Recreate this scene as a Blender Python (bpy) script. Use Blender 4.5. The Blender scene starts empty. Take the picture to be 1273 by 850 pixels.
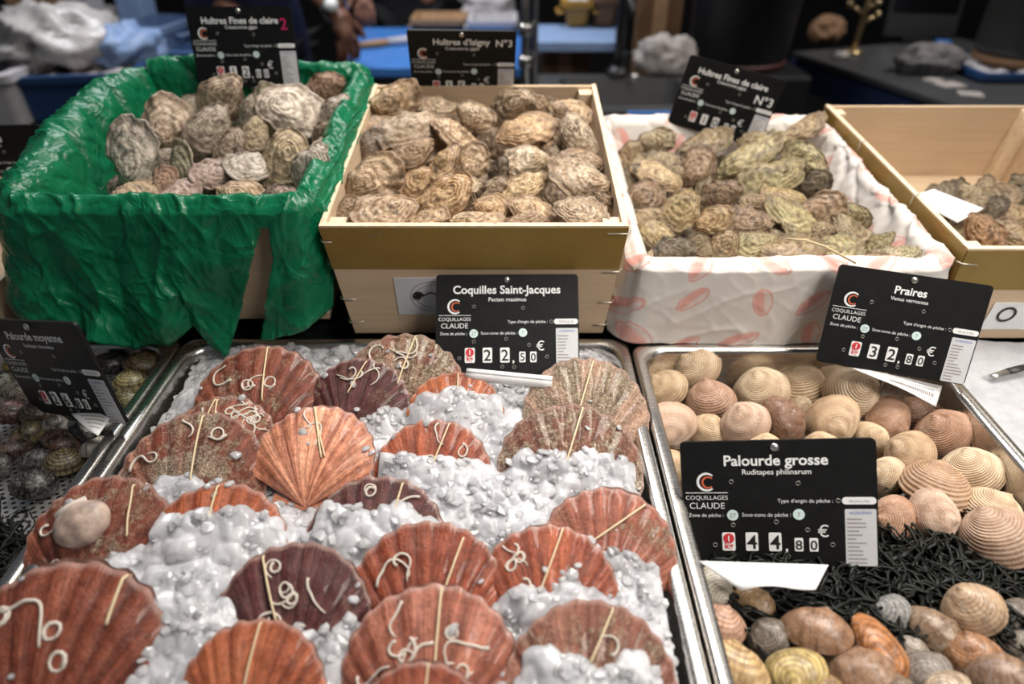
import bpy, bmesh, math, random
from mathutils import Vector, Matrix, noise

# ---------------------------------------------------------------- camera, world, light, exposure
SC = bpy.context.scene
COL = SC.collection
F_PX, PITCH, CAM_Z = 800.0, math.radians(36.0), 1.40
cam_data = bpy.data.cameras.new('camera')
cam = bpy.data.objects.new('camera', cam_data)
COL.objects.link(cam)
cam_data.sensor_width = 36.0
cam_data.lens = 36.0 * F_PX / 1273.0
cam_data.clip_start = 0.02
cam.location = (0, 0, CAM_Z)
cam.rotation_euler = (math.pi / 2 - PITCH, 0, 0)
cam_data.dof.use_dof = True
cam_data.dof.focus_distance = 0.60
cam_data.dof.aperture_fstop = 2.9
SC.camera = cam

wd = bpy.data.worlds.new('market_hall_air')
SC.world = wd
wd.use_nodes = True
wd.node_tree.nodes['Background'].inputs[0].default_value = (0.80, 0.88, 1.0, 1)
wd.node_tree.nodes['Background'].inputs[1].default_value = 0.16


def area(name, loc, target, sx, sy, watts, col, spread=180):
    l = bpy.data.lights.new(name, 'AREA')
    l.shape = 'RECTANGLE'
    l.size, l.size_y, l.energy, l.color = sx, sy, watts, col
    l.spread = math.radians(spread)
    o = bpy.data.objects.new(name, l)
    COL.objects.link(o)
    o.location = loc
    o.rotation_euler = (Vector(target) - Vector(loc)).to_track_quat('-Z', 'Y').to_euler()
    return o


area('stall_lamp', (0.38, 0.80, 2.35), (0.18, 0.62, 1.0), 1.0, 0.35, 24, (1.0, 0.93, 0.84), 120)
area('front_fill', (0.85, -0.25, 2.20), (0.36, 0.50, 1.0), 0.6, 0.4, 5.5, (1.0, 0.93, 0.85), 70)  # unseen fill light, added to brighten the sign faces
area('hall_light', (-0.6, 2.3, 2.7), (-0.4, 2.1, 0.9), 1.2, 0.5, 46, (0.95, 0.96, 1.0), 150)
area('hall_light', (1.7, 1.7, 2.5), (1.1, 2.2, 0.9), 0.8, 0.4, 15, (1.0, 0.95, 0.88), 110)  # extra unseen light, added to brighten the brass stand and its counter
SC.view_settings.view_transform = 'Standard'
SC.view_settings.look = 'None'
SC.view_settings.gamma = 1.0
SC.view_settings.exposure = -0.85
SC.view_settings.use_curve_mapping = False
SC.cycles.max_bounces = 12
SC.cycles.transmission_bounces = 10

# ---------------------------------------------------------------- geometry helpers
AX_F = Vector((0, math.cos(PITCH), -math.sin(PITCH)))
AX_U = Vector((0, math.sin(PITCH), math.cos(PITCH)))
AX_X = Vector((1, 0, 0))
EYE = Vector((0, 0, CAM_Z))


def ray(px, py):
    return AX_F + AX_X * ((px - 636.5) / F_PX) + AX_U * ((425 - py) / F_PX)


def W(px, py, d):
    return EYE + ray(px, py) * d


def G(px, py, z):
    r = ray(px, py)
    return EYE + r * ((z - CAM_Z) / r.z)


def on_plane(px, py, p0, n):
    r = ray(px, py)
    return EYE + r * ((p0 - EYE).dot(n) / r.dot(n))


def depth(p):
    return (p - EYE).dot(AX_F)


def clamp(x, a=0.0, b=1.0):
    return max(a, min(b, x))


def sstep(a, b, x):
    t = clamp((x - a) / (b - a))
    return t * t * (3 - 2 * t)


def nz(x, y, z=0.0):
    return noise.noise(Vector((x, y, z)))


def link(o, parent=None):
    COL.objects.link(o)
    if parent is not None:
        o.parent = parent
    return o


def mesh_data(name, V, Fc, mat, smooth=True, attrs=None, uv=None):
    me = bpy.data.meshes.new(name)
    me.from_pydata([tuple(v) for v in V], [], Fc)
    if smooth:
        me.polygons.foreach_set('use_smooth', [True] * len(me.polygons))
    for k, vals in (attrs or {}).items():
        a = me.attributes.new(k, 'FLOAT', 'POINT')
        a.data.foreach_set('value', vals)
    if uv:
        lay = me.uv_layers.new(name='UVMap')
        li = [0] * len(me.loops)
        me.loops.foreach_get('vertex_index', li)
        flat = []
        for i in li:
            flat += [uv[i][0], uv[i][1]]
        lay.data.foreach_set('uv', flat)
    for m in (mat if isinstance(mat, (list, tuple)) else [mat]):
        if m:
            me.materials.append(m)
    me.update()
    return me


def mk(name, V, Fc, mat, parent=None, smooth=True, attrs=None, uv=None):
    return link(bpy.data.objects.new(name, mesh_data(name, V, Fc, mat, smooth, attrs, uv)), parent)


def tag(o, label, cat, group=None, kind=None):
    o['label'] = label
    o['category'] = cat
    if group:
        o['group'] = group
    if kind:
        o['kind'] = kind
    return o


def empty(name, label, cat, loc=(0, 0, 0), rot=None, group=None):
    o = bpy.data.objects.new(name, None)
    o.empty_display_size = 0.02
    link(o)
    if rot is not None:
        m = rot.to_4x4() if len(rot) == 3 else rot
        o.matrix_world = Matrix.Translation(Vector(loc)) @ m
    else:
        o.location = loc
    return tag(o, label, cat, group)


class MB:
    """collects boxes, prisms and tubes and links them as one mesh"""

    def __init__(self):
        self.V, self.F = [], []

    def add(self, V, Fc):
        b = len(self.V)
        self.V += [Vector(v) for v in V]
        self.F += [tuple(i + b for i in f) for f in Fc]
        return self

    def hexa(self, P):
        """P: 4 bottom points counter-clockwise seen from above, then 4 top points"""
        return self.add(P, [(3, 2, 1, 0), (4, 5, 6, 7), (0, 1, 5, 4), (1, 2, 6, 5), (2, 3, 7, 6), (3, 0, 4, 7)])

    def box(self, a, b):
        (x0, y0, z0), (x1, y1, z1) = a, b
        return self.hexa([(x0, y0, z0), (x1, y0, z0), (x1, y1, z0), (x0, y1, z0), (x0, y0, z1), (x1, y0, z1), (x1, y1, z1), (x0, y1, z1)])

    def tube(self, pts, r, n=8, cap=True, flat=1.0):
        pts = [Vector(p) for p in pts]
        rr = r if isinstance(r, (list, tuple)) else [r] * len(pts)
        V = []
        side = None
        for i, p in enumerate(pts):
            t = (pts[min(i + 1, len(pts) - 1)] - pts[max(i - 1, 0)])
            t = t.normalized() if t.length > 1e-9 else Vector((0, 0, 1))
            if side is None:
                side = t.cross(Vector((0, 0, 1)) if abs(t.z) < 0.9 else Vector((1, 0, 0))).normalized()
            else:
                side = (side - t * side.dot(t))
                side = side.normalized() if side.length > 1e-9 else t.orthogonal().normalized()
            up = side.cross(t)
            for k in range(n):
                a = 2 * math.pi * k / n
                V.append(p + side * (math.cos(a) * rr[i]) + up * (math.sin(a) * rr[i] * flat))
        Fc = []
        for i in range(len(pts) - 1):
            for k in range(n):
                k2 = (k + 1) % n
                Fc.append((i * n + k, i * n + k2, (i + 1) * n + k2, (i + 1) * n + k))
        if cap:
            Fc.append(tuple(reversed(range(n))))
            Fc.append(tuple((len(pts) - 1) * n + k for k in range(n)))
        return self.add(V, Fc)

    def lathe(self, prof, n=32, c=(0, 0, 0)):
        """prof: (radius, z) pairs"""
        V = []
        for r, z in prof:
            for k in range(n):
                a = 2 * math.pi * k / n
                V.append((c[0] + r * math.cos(a), c[1] + r * math.sin(a), c[2] + z))
        Fc = []
        for i in range(len(prof) - 1):
            for k in range(n):
                k2 = (k + 1) % n
                Fc.append((i * n + k, i * n + k2, (i + 1) * n + k2, (i + 1) * n + k))
        Fc.append(tuple(reversed(range(n))))
        Fc.append(tuple((len(prof) - 1) * n + k for k in range(n)))
        return self.add(V, Fc)

    def build(self, name, mat, parent=None, smooth=False, bevel=0.0, seg=2):
        o = mk(name, self.V, self.F, mat, parent, smooth)
        if bevel:
            m = o.modifiers.new('soft_edge', 'BEVEL')
            m.width, m.segments, m.limit_method = bevel, seg, 'ANGLE'
            m.angle_limit = math.radians(40)
        return o


# ---------------------------------------------------------------- materials
class NT:
    def __init__(self, name):
        self.m = bpy.data.materials.new(name)
        self.m.use_nodes = True
        self.t = self.m.node_tree
        self.bsdf = self.t.nodes['Principled BSDF']

    def n(self, kind, ins=None, **props):
        nd = self.t.nodes.new(kind)
        for k, v in props.items():
            setattr(nd, k, v)
        for k, v in (ins or {}).items():
            self.put(nd.inputs[k], v)
        return nd

    def put(self, sock, v):
        if hasattr(v, 'is_output'):
            self.t.links.new(v, sock)
        elif isinstance(v, (tuple, list)) and sock.type == 'RGBA' and len(v) == 3:
            sock.default_value = (*v, 1)
        else:
            sock.default_value = v

    def math(self, op, a, b=0.0, c=0.0, clampit=False):
        nd = self.n('ShaderNodeMath', operation=op, use_clamp=clampit)
        for s, v in zip(nd.inputs, (a, b, c)):
            self.put(s, v)
        return nd.outputs[0]

    def mix(self, fac, a, b, mode='MIX'):
        nd = self.n('ShaderNodeMix', data_type='RGBA', blend_type=mode)
        self.put(nd.inputs[0], fac)
        self.put(nd.inputs[6], a)
        self.put(nd.inputs[7], b)
        return nd.outputs[2]

    def ramp(self, fac, stops, interp='LINEAR'):
        nd = self.n('ShaderNodeValToRGB')
        self.put(nd.inputs[0], fac)
        cr = nd.color_ramp
        cr.interpolation = interp
        while len(cr.elements) < len(stops):
            cr.elements.new(0.5)
        for e, (p, c) in zip(cr.elements, stops):
            e.position = p
            e.color = (c, c, c, 1) if not isinstance(c, (tuple, list)) else (*c, 1)
        return nd.outputs[0]

    def noise(self, scale, detail=4, rough=0.55, vec=None, w=None, dist=0.0):
        nd = self.n('ShaderNodeTexNoise', noise_dimensions='4D' if w is not None else '3D')
        nd.inputs['Scale'].default_value = scale
        nd.inputs['Detail'].default_value = detail
        nd.inputs['Roughness'].default_value = rough
        nd.inputs['Distortion'].default_value = dist
        if vec is not None:
            self.put(nd.inputs['Vector'], vec)
        if w is not None:
            self.put(nd.inputs['W'], w)
        return nd.outputs[0]

    def obj(self):
        return self.n('ShaderNodeTexCoord').outputs['Object']

    def attr(self, name):
        return self.n('ShaderNodeAttribute', attribute_name=name).outputs['Fac']

    def bump(self, h, strength=0.3, dist=0.002):
        nd = self.n('ShaderNodeBump', ins={'Strength': strength, 'Distance': dist, 'Height': h})
        self.put(self.bsdf.inputs['Normal'], nd.outputs[0])

    def set(self, **kw):
        names = dict(col='Base Color', rough='Roughness', metal='Metallic', spec='Specular IOR Level', trans='Transmission Weight', coat='Coat Weight', sss='Subsurface Weight', alpha='Alpha', ior='IOR', coatr='Coat Roughness')
        for k, v in kw.items():
            self.put(self.bsdf.inputs[names[k]], v)
        return self.m


def plain(name, col, rough=0.5, metal=0.0, var=0.12, scale=40, bump=0.0, spec=0.5, trans=0.0):
    t = NT(name)
    nn = t.noise(scale, 4, 0.6, t.obj())
    lo = tuple(c * (1 - var) for c in col)
    hi = tuple(min(1, c * (1 + var)) for c in col)
    t.set(col=t.ramp(nn, [(0.3, lo), (0.7, hi)]), rough=rough, metal=metal, spec=spec)
    if trans:
        t.set(trans=trans)
    if bump:
        t.bump(nn, bump, 0.002)
    return t.m


def wood_mat(name, c0, c1, sc=(3, 60, 60)):
    t = NT(name)
    mp = t.n('ShaderNodeMapping', ins={'Vector': t.obj(), 'Scale': sc})
    g = t.noise(2.2, 6, 0.6, mp.outputs[0], dist=0.6)
    big = t.noise(7, 2, 0.5, t.obj())
    c = t.ramp(g, [(0.25, c0), (0.75, c1)])
    c = t.mix(t.ramp(big, [(0.35, 0.0), (0.75, 0.35)]), c, tuple(x * 0.8 for x in c0))
    t.set(col=c, rough=0.6, spec=0.3)
    t.bump(g, 0.15, 0.001)
    return t.m


def oyster_mat(name, dark, mid, pale, green):
    t = NT(name)
    oi = t.n('ShaderNodeObjectInfo')
    rnd = t.math('MULTIPLY', oi.outputs['Random'], 37.0)
    gr = t.attr('growth')
    v = t.obj()
    n1 = t.noise(3.2, 6, 0.65, v, rnd, 0.6)
    n2 = t.noise(11, 5, 0.7, v, rnd)
    k = t.math('MULTIPLY_ADD', gr, 36.0, t.math('MULTIPLY', n1, 11.0))
    band = t.math('MULTIPLY_ADD', t.math('SINE', k), 0.5, 0.5)
    n5 = t.noise(26, 4, 0.7, v, rnd)
    f = t.math('ADD', t.math('MULTIPLY', band, 0.09), t.math('ADD', t.math('MULTIPLY', n2, 0.60), t.math('MULTIPLY', n5, 0.40)))
    c = t.ramp(f, [(0.38, dark), (0.50, mid), (0.62, pale), (0.76, tuple(min(1, x * 1.25) for x in pale))])
    c = t.mix(t.ramp(n1, [(0.52, 0.0), (0.70, 0.6)]), c, green)
    n3 = t.noise(4.2, 4, 0.6, v, t.math('ADD', rnd, 9.0), 0.8)
    c = t.mix(t.ramp(n3, [(0.52, 0.0), (0.66, 0.75)]), c, tuple(x * 0.7 for x in dark))
    n6 = t.noise(2.6, 3, 0.6, v, t.math('ADD', rnd, 21.0), 0.5)
    c = t.mix(t.ramp(n6, [(0.55, 0.0), (0.68, 0.5)]), c, tuple(min(1, x * 1.2) for x in pale))
    rim = t.math('MULTIPLY', t.ramp(gr, [(0.66, 0.0), (0.95, 1.0)]), t.ramp(n2, [(0.35, 0.1), (0.6, 0.85)]))
    c = t.mix(rim, c, tuple(x * 0.55 + y * 0.45 for x, y in zip(dark, mid)))
    c = t.mix(1.0, c, oi.outputs['Color'], 'MULTIPLY')
    t.set(col=c, rough=0.46, spec=0.45, coat=0.28)
    t.put(t.bsdf.inputs['Coat Roughness'], 0.3)
    t.bump(t.math('ADD', t.math('MULTIPLY', band, 0.14), t.math('ADD', t.math('MULTIPLY', n2, 0.8), t.math('MULTIPLY', n5, 0.5))), 0.9, 0.004)
    return t.m


def clam_mat(name, groove, patch_amt, band_freq, rough, bump_fine, stripes=0.0):
    t = NT(name)
    oi = t.n('ShaderNodeObjectInfo')
    rnd = t.math('MULTIPLY', oi.outputs['Random'], 53.0)
    gr = t.attr('growth')
    v = t.obj()
    n1 = t.noise(3.0, 4, 0.6, v, rnd, 0.4)
    n2 = t.noise(16, 4, 0.65, v, rnd)
    k = t.math('MULTIPLY_ADD', gr, band_freq, t.math('MULTIPLY', n1, 2.2))
    band = t.math('MULTIPLY_ADD', t.math('SINE', k), 0.5, 0.5)
    base = oi.outputs['Color']
    c = t.mix(t.math('MULTIPLY', band, 0.35), base, groove, 'MULTIPLY')
    rd = t.attr('ridge')
    c = t.mix(t.math('MULTIPLY', t.math('SUBTRACT', 1.0, rd), 0.95), c, groove, 'MULTIPLY')
    st = t.n('ShaderNodeMapping', ins={'Vector': v, 'Scale': (7.0, 1.6, 1.0)})
    n7 = t.noise(2.0, 3, 0.6, st.outputs[0], rnd, 0.8)
    c = t.mix(t.math('MULTIPLY', t.ramp(n7, [(0.50, 0.0), (0.60, 1.0)]), patch_amt * stripes), c, tuple(x * 0.75 for x in groove), 'MULTIPLY')
    c = t.mix(t.math('MULTIPLY', t.ramp(n1, [(0.52, 0.0), (0.66, 1.0)]), patch_amt), c, groove, 'MULTIPLY')
    c = t.mix(t.ramp(n2, [(0.5, 0.0), (0.85, 0.5)]), c, tuple(min(1, x * 0.5 + 0.45) for x in groove))
    t.set(col=c, rough=rough, spec=0.45, coat=0.15)
    t.bump(t.math('ADD', t.math('MULTIPLY', band, 0.5), n2), bump_fine, 0.002)
    return t.m


def scallop_mat():
    t = NT('scallop_shell')
    oi = t.n('ShaderNodeObjectInfo')
    rnd = t.math('MULTIPLY', oi.outputs['Random'], 41.0)
    gr, rib = t.attr('growth'), t.attr('ridge')
    v = t.obj()
    n1 = t.noise(2.2, 5, 0.6, v, rnd, 0.4)
    n2 = t.noise(13, 5, 0.7, v, rnd)
    n4 = t.noise(34, 3, 0.7, v, rnd)
    k = t.math('MULTIPLY_ADD', gr, 30.0, t.math('MULTIPLY', n1, 7.0))
    band = t.math('MULTIPLY_ADD', t.math('SINE', k), 0.5, 0.5)
    base = oi.outputs['Color']
    c = t.mix(t.ramp(rib, [(0.15, 0.6), (0.8, 0.0)]), base, (0.42, 0.25, 0.19), 'MULTIPLY')
    c = t.mix(t.math('MULTIPLY', band, 0.38), c, (0.66, 0.48, 0.42), 'MULTIPLY')
    c = t.mix(t.ramp(n1, [(0.52, 0.0), (0.75, 0.30)]), c, (0.46, 0.25, 0.18))
    c = t.mix(t.ramp(n4, [(0.58, 0.0), (0.72, 0.5)]), c, (0.50, 0.38, 0.31))
    # crust: more of it the higher the object's alpha
    lim = t.math('SUBTRACT', 0.74, t.math('MULTIPLY', oi.outputs['Alpha'], 0.38))
    m = t.math('MULTIPLY', t.math('SUBTRACT', t.math('ADD', t.math('MULTIPLY', n1, 0.55), t.math('MULTIPLY', n2, 0.5)), lim), 9.0, clampit=True)
    crust = t.ramp(n4, [(0.35, (0.10, 0.08, 0.055)), (0.5, (0.36, 0.29, 0.20)), (0.66, (0.68, 0.60, 0.48))])
    c = t.mix(m, c, crust)
    ph = t.attr('angle')
    cx = t.n('ShaderNodeCombineXYZ', ins={0: t.math('MULTIPLY', ph, 26.0), 1: t.math('MULTIPLY', gr, 2.2), 2: rnd})
    n8 = t.noise(1.0, 4, 0.65, cx.outputs[0])
    c2 = t.n('ShaderNodeCombineXYZ', ins={0: t.math('MULTIPLY', ph, 3.4), 1: t.math('MULTIPLY', gr, 0.5), 2: t.math('ADD', rnd, 5.0)})
    n9 = t.noise(1.0, 2, 0.5, c2.outputs[0])
    c = t.mix(t.ramp(n9, [(0.50, 0.0), (0.66, 0.6)]), c, t.mix(1.0, base, (1.7, 2.1, 2.3), 'MULTIPLY'))
    c = t.mix(1.0, c, t.ramp(n8, [(0.35, (0.68, 0.62, 0.60)), (0.65, (1.25, 1.22, 1.20))]), 'MULTIPLY')
    c = t.mix(1.0, c, t.ramp(n2, [(0.32, (0.50, 0.46, 0.44)), (0.58, (1.0, 1.0, 1.0))]), 'MULTIPLY')
    c = t.mix(t.ramp(gr, [(0.962, 0.0), (0.985, 0.5)]), c, (0.50, 0.32, 0.27))
    t.set(col=c, rough=0.42, spec=0.45, coat=0.2)
    t.bump(t.math('ADD', t.math('MULTIPLY', n4, t.math('ADD', 0.5, t.math('MULTIPLY', m, 1.5))), t.math('MULTIPLY_ADD', band, 0.35, t.math('MULTIPLY', n8, 0.9))), 0.6, 0.003)
    return t.m


def steel_mat(name, col=(0.62, 0.60, 0.57), rough=0.26):
    t = NT(name)
    mp = t.n('ShaderNodeMapping', ins={'Vector': t.obj(), 'Scale': (8, 300, 300)})
    g = t.noise(3, 4, 0.6, mp.outputs[0])
    t.set(col=col, metal=1.0, rough=t.math('MULTIPLY_ADD', g, 0.14, rough - 0.07))
    t.bump(g, 0.05, 0.0005)
    return t.m


def perforated_mat():
    t = NT('perforated_steel')
    sx = t.n('ShaderNodeSeparateXYZ', ins={'Vector': t.obj()})
    P = 0.0085
    y = t.math('DIVIDE', sx.outputs[1], P * 0.62)
    row = t.math('FLOOR', y)
    x = t.math('ADD', t.math('DIVIDE', sx.outputs[0], P), t.math('MULTIPLY', row, 0.5))
    fx = t.math('SUBTRACT', t.math('FRACT', x), 0.5)
    fy = t.math('SUBTRACT', t.math('FRACT', y), 0.5)
    d = t.math('SQRT', t.math('ADD', t.math('MULTIPLY', fx, fx), t.math('MULTIPLY', t.math('MULTIPLY', fy, fy), 0.8)))
    hole = t.math('MULTIPLY', t.math('SUBTRACT', 0.27, d), 30.0, clampit=True)
    c = t.mix(hole, (0.58, 0.57, 0.56), (0.012, 0.012, 0.012))
    t.set(col=c, metal=t.math('SUBTRACT', 0.85, t.math('MULTIPLY', hole, 0.85)), rough=0.42)
    t.bump(t.math('SUBTRACT', 1.0, hole), 0.6, 0.002)
    return t.m


def ice_mat(name):
    t = NT(name)
    n1 = t.noise(38, 3, 0.6, t.obj())
    c = t.ramp(n1, [(0.3, (0.64, 0.65, 0.69)), (0.7, (0.79, 0.79, 0.82))])
    t.set(col=c, rough=0.16, ior=1.31, trans=t.ramp(n1, [(0.35, 0.38), (0.65, 0.08)]), spec=0.6, sss=0.8, coat=0.35, coatr=0.08)
    t.put(t.bsdf.inputs['Subsurface Radius'], (1.0, 1.0, 1.0))
    t.put(t.bsdf.inputs['Subsurface Scale'], 0.013)
    t.bump(t.noise(140, 3, 0.6, t.obj()), 0.2, 0.002)
    return t.m


def paper_print_mat():
    t = NT('printed_oyster_paper')
    uv = t.n('ShaderNodeTexCoord').outputs['UV']
    mp = t.n('ShaderNodeMapping', ins={'Vector': uv, 'Scale': (15.5, 21.0, 1.0)})
    vo = t.n('ShaderNodeTexVoronoi', voronoi_dimensions='2D', ins={'Vector': mp.outputs[0], 'Scale': 1.0, 'Randomness': 0.45})
    df = t.n('ShaderNodeVectorMath', operation='SUBTRACT', ins={0: mp.outputs[0], 1: vo.outputs['Position']})
    ang = t.math('MULTIPLY', t.n('ShaderNodeSeparateColor', ins={0: vo.outputs['Color']}).outputs[0], 2.2)
    rt = t.n('ShaderNodeVectorRotate', rotation_type='Z_AXIS', ins={'Vector': df.outputs[0], 'Angle': ang})
    s = t.n('ShaderNodeSeparateXYZ', ins={'Vector': rt.outputs[0]})
    ex, ey = t.math('DIVIDE', s.outputs[0], 0.40), t.math('DIVIDE', s.outputs[1], 0.18)
    e = t.math('SQRT', t.math('ADD', t.math('MULTIPLY', ex, ex), t.math('MULTIPLY', ey, ey)))
    wob = t.noise(5, 3, 0.6, mp.outputs[0])
    e = t.math('ADD', e, t.math('MULTIPLY', t.math('SUBTRACT', wob, 0.5), 0.35))
    ring = t.math('SUBTRACT', 1.0, t.math('MULTIPLY', t.math('ABSOLUTE', t.math('SUBTRACT', e, 0.86)), 8.0), clampit=True)
    inner = t.math('MULTIPLY', t.math('MULTIPLY', t.math('SUBTRACT', 0.86, e), 6.0, clampit=True), t.ramp(s.outputs[1], [(0.0, 0.75), (0.06, 0.15)]))
    red = t.math('MAXIMUM', t.math('MULTIPLY', ring, 0.9), inner, clampit=True)
    base = t.ramp(t.noise(9, 3, 0.5, t.obj()), [(0.3, (0.66, 0.62, 0.58)), (0.7, (0.74, 0.70, 0.66))])
    t.set(col=t.mix(t.math('MULTIPLY', red, 0.8), base, (0.74, 0.20, 0.14)), rough=0.38, spec=0.4)
    t.put(t.bsdf.inputs['Subsurface Weight'], 0.0)
    t.bump(t.noise(30, 4, 0.6, t.obj()), 0.25, 0.003)
    return t.m


def green_mat():
    t = NT('green_plastic_film')
    n1 = t.noise(22, 5, 0.6, t.obj(), dist=1.5)
    c = t.ramp(n1, [(0.3, (0.003, 0.150, 0.062)), (0.7, (0.006, 0.215, 0.092))])
    t.set(col=c, rough=0.32, spec=0.5)
    r1 = t.math('ABSOLUTE', t.math('MULTIPLY_ADD', t.noise(11, 2, 0.5, t.obj(), dist=1.2), 2.0, -1.0))
    r2 = t.math('ABSOLUTE', t.math('MULTIPLY_ADD', t.noise(30, 2, 0.5, t.obj(), dist=1.0), 2.0, -1.0))
    cr = t.math('ADD', t.ramp(r1, [(0.0, 1.0), (0.16, 0.0)]), t.math('MULTIPLY', t.ramp(r2, [(0.0, 1.0), (0.22, 0.0)]), 0.45))
    t.bump(t.math('ADD', cr, t.math('MULTIPLY', n1, 0.8)), 0.45, 0.004)
    tr = t.n('ShaderNodeBsdfTranslucent', ins={'Color': (0.02, 0.42, 0.17)})
    mx = t.n('ShaderNodeMixShader', ins={0: 0.22, 1: t.bsdf.outputs[0], 2: tr.outputs[0]})
    out = [x for x in t.t.nodes if x.type == 'OUTPUT_MATERIAL'][0]
    t.t.links.new(mx.outputs[0], out.inputs[0])
    return t.m


M = {}
M['oyster_pale'] = oyster_mat('pale_oyster_shell', (0.10, 0.070, 0.056), (0.38, 0.30, 0.24), (0.70, 0.63, 0.54), (0.36, 0.33, 0.23))
M['oyster_gold'] = oyster_mat('golden_oyster_shell', (0.070, 0.042, 0.026), (0.35, 0.235, 0.14), (0.68, 0.57, 0.43), (0.42, 0.30, 0.15))
M['oyster_olive'] = oyster_mat('olive_oyster_shell', (0.065, 0.042, 0.026), (0.24, 0.165, 0.085), (0.46, 0.39, 0.26), (0.27, 0.26, 0.13))
M['praire'] = clam_mat('ridged_clam_shell', (0.46, 0.31, 0.20), 0.4, 20.0, 0.55, 0.5)
M['palourde'] = clam_mat('smooth_clam_shell', (0.42, 0.33, 0.26), 0.6, 20.0, 0.38, 0.3, 0.9)
M['carpet'] = clam_mat('dark_clam_shell', (0.16, 0.12, 0.09), 0.9, 16.0, 0.38, 0.3, 1.0)
M['scallop'] = scallop_mat()
M['steel'] = steel_mat('brushed_steel')
M['dull_steel'] = steel_mat('dull_steel', (0.33, 0.33, 0.33), 0.4)
M['perforated'] = perforated_mat()
M['ice'] = ice_mat('crushed_ice')
M['ice_fine'] = plain('packed_fine_ice', (0.46, 0.47, 0.50), 0.35, 0, 0.12, 90, 0.5)
M['wood'] = wood_mat('pale_poplar_ply', (0.55, 0.40, 0.26), (0.66, 0.51, 0.35))
M['wood_edge'] = plain('cut_ply_edge', (0.74, 0.60, 0.42), 0.7, 0, 0.15, 90)
M['gold'] = plain('gold_print', (0.26, 0.165, 0.032), 0.42, 0.35, 0.08, 30)
M['wire'] = plain('staple_wire', (0.70, 0.66, 0.56), 0.35, 0.7, 0.05)
M['green'] = green_mat()
M['paper_print'] = paper_print_mat()
M['paper'] = plain('white_paper', (0.80, 0.80, 0.80), 0.6, 0, 0.04, 60, 0.1)
M['grey_print'] = plain('grey_print', (0.30, 0.27, 0.27), 0.7, 0, 0.1)
M['sign_black'] = plain('black_slate_board', (0.007, 0.0075, 0.008), 0.5, 0, 0.3, 60, 0.04, 0.22)
M['white_print'] = plain('white_print', (0.86, 0.87, 0.87), 0.5, 0, 0.04)
M['grey_label'] = plain('pale_grey_label', (0.62, 0.63, 0.65), 0.5, 0, 0.05)
M['black_print'] = plain('black_print', (0.012, 0.012, 0.013), 0.5, 0, 0.1)
M['red_print'] = plain('red_print', (0.62, 0.035, 0.045), 0.5, 0, 0.06)
M['orange_print'] = plain('orange_red_print', (0.62, 0.13, 0.06), 0.5, 0, 0.06)
M['magenta_print'] = plain('magenta_print', (0.50, 0.02, 0.10), 0.5, 0, 0.06)
M['blue_print'] = plain('blue_print', (0.22, 0.30, 0.62), 0.5, 0, 0.06)
M['mint'] = plain('mint_disc', (0.66, 0.82, 0.80), 0.5, 0, 0.05)
M['stud'] = plain('nickel_stud', (0.55, 0.54, 0.50), 0.3, 0.9, 0.05)
M['eyelet'] = plain('eyelet_rim', (0.20, 0.20, 0.18), 0.4, 0.5, 0.05)
M['string'] = plain('elastic_band', (0.76, 0.62, 0.40), 0.55, 0, 0.1, 60)
M['worm'] = plain('chalky_worm_tube', (0.70, 0.63, 0.55), 0.7, 0, 0.2, 120, 0.4)
M['limpet'] = plain('slipper_limpet_shell', (0.46, 0.35, 0.29), 0.4, 0, 0.45, 4.5, 0.3)
M['seaweed'] = plain('wet_black_seaweed', (0.007, 0.008, 0.006), 0.40, 0, 0.6, 60, 0.2, 0.22)
M['straw'] = plain('dry_straw', (0.62, 0.50, 0.30), 0.7, 0, 0.1)
M['black'] = plain('black_plastic', (0.012, 0.012, 0.013), 0.45, 0, 0.2)
M['dark'] = plain('dark_counter_paint', (0.02, 0.022, 0.026), 0.55, 0, 0.2)
M['blue_bin'] = plain('dark_blue_plastic', (0.020, 0.060, 0.17), 0.45, 0, 0.1, 20)
M['pale_blue'] = plain('pale_blue_plastic', (0.26, 0.38, 0.62), 0.5, 0, 0.1, 20)
M['bright_blue'] = plain('bright_blue_plastic', (0.06, 0.22, 0.62), 0.4, 0, 0.1, 20)
M['navy'] = plain('navy_cloth', (0.012, 0.014, 0.045), 0.8, 0, 0.2, 30, 0.3)
M['black_cloth'] = plain('black_cloth', (0.010, 0.010, 0.012), 0.85, 0, 0.2, 30, 0.3)
M['foam'] = plain('grey_white_foam', (0.55, 0.53, 0.55), 0.75, 0, 0.06, 50, 0.2)
M['film'] = plain('crumpled_clear_film', (0.55, 0.52, 0.50), 0.3, 0, 0.35, 26, 0.4)
M['card'] = plain('brown_cardboard', (0.22, 0.12, 0.06), 0.75, 0, 0.15, 20)
M['tan'] = plain('tan_board', (0.42, 0.25, 0.13), 0.65, 0, 0.15, 20)
M['yellow'] = plain('ochre_plastic', (0.45, 0.24, 0.04), 0.45, 0, 0.1, 20)
M['skin'] = plain('skin', (0.34, 0.16, 0.10), 0.5, 0, 0.1, 30)
M['skin_dark'] = plain('tanned_skin', (0.18, 0.078, 0.045), 0.5, 0, 0.1, 30)
M['hair'] = plain('dark_hair', (0.02, 0.013, 0.009), 0.6, 0, 0.3, 90, 0.4)
M['grey_cloth'] = plain('grey_cloth', (0.16, 0.15, 0.15), 0.85, 0, 0.3, 40, 0.4)
M['pale_cloth'] = plain('pale_grey_bag', (0.42, 0.38, 0.36), 0.6, 0, 0.3, 40, 0.4)
M['brass'] = plain('worn_brass', (0.42, 0.31, 0.17), 0.3, 0.85, 0.25, 60)
M['counter_top'] = plain('grey_worktop', (0.055, 0.057, 0.06), 0.4, 0, 0.2, 30)
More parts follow.
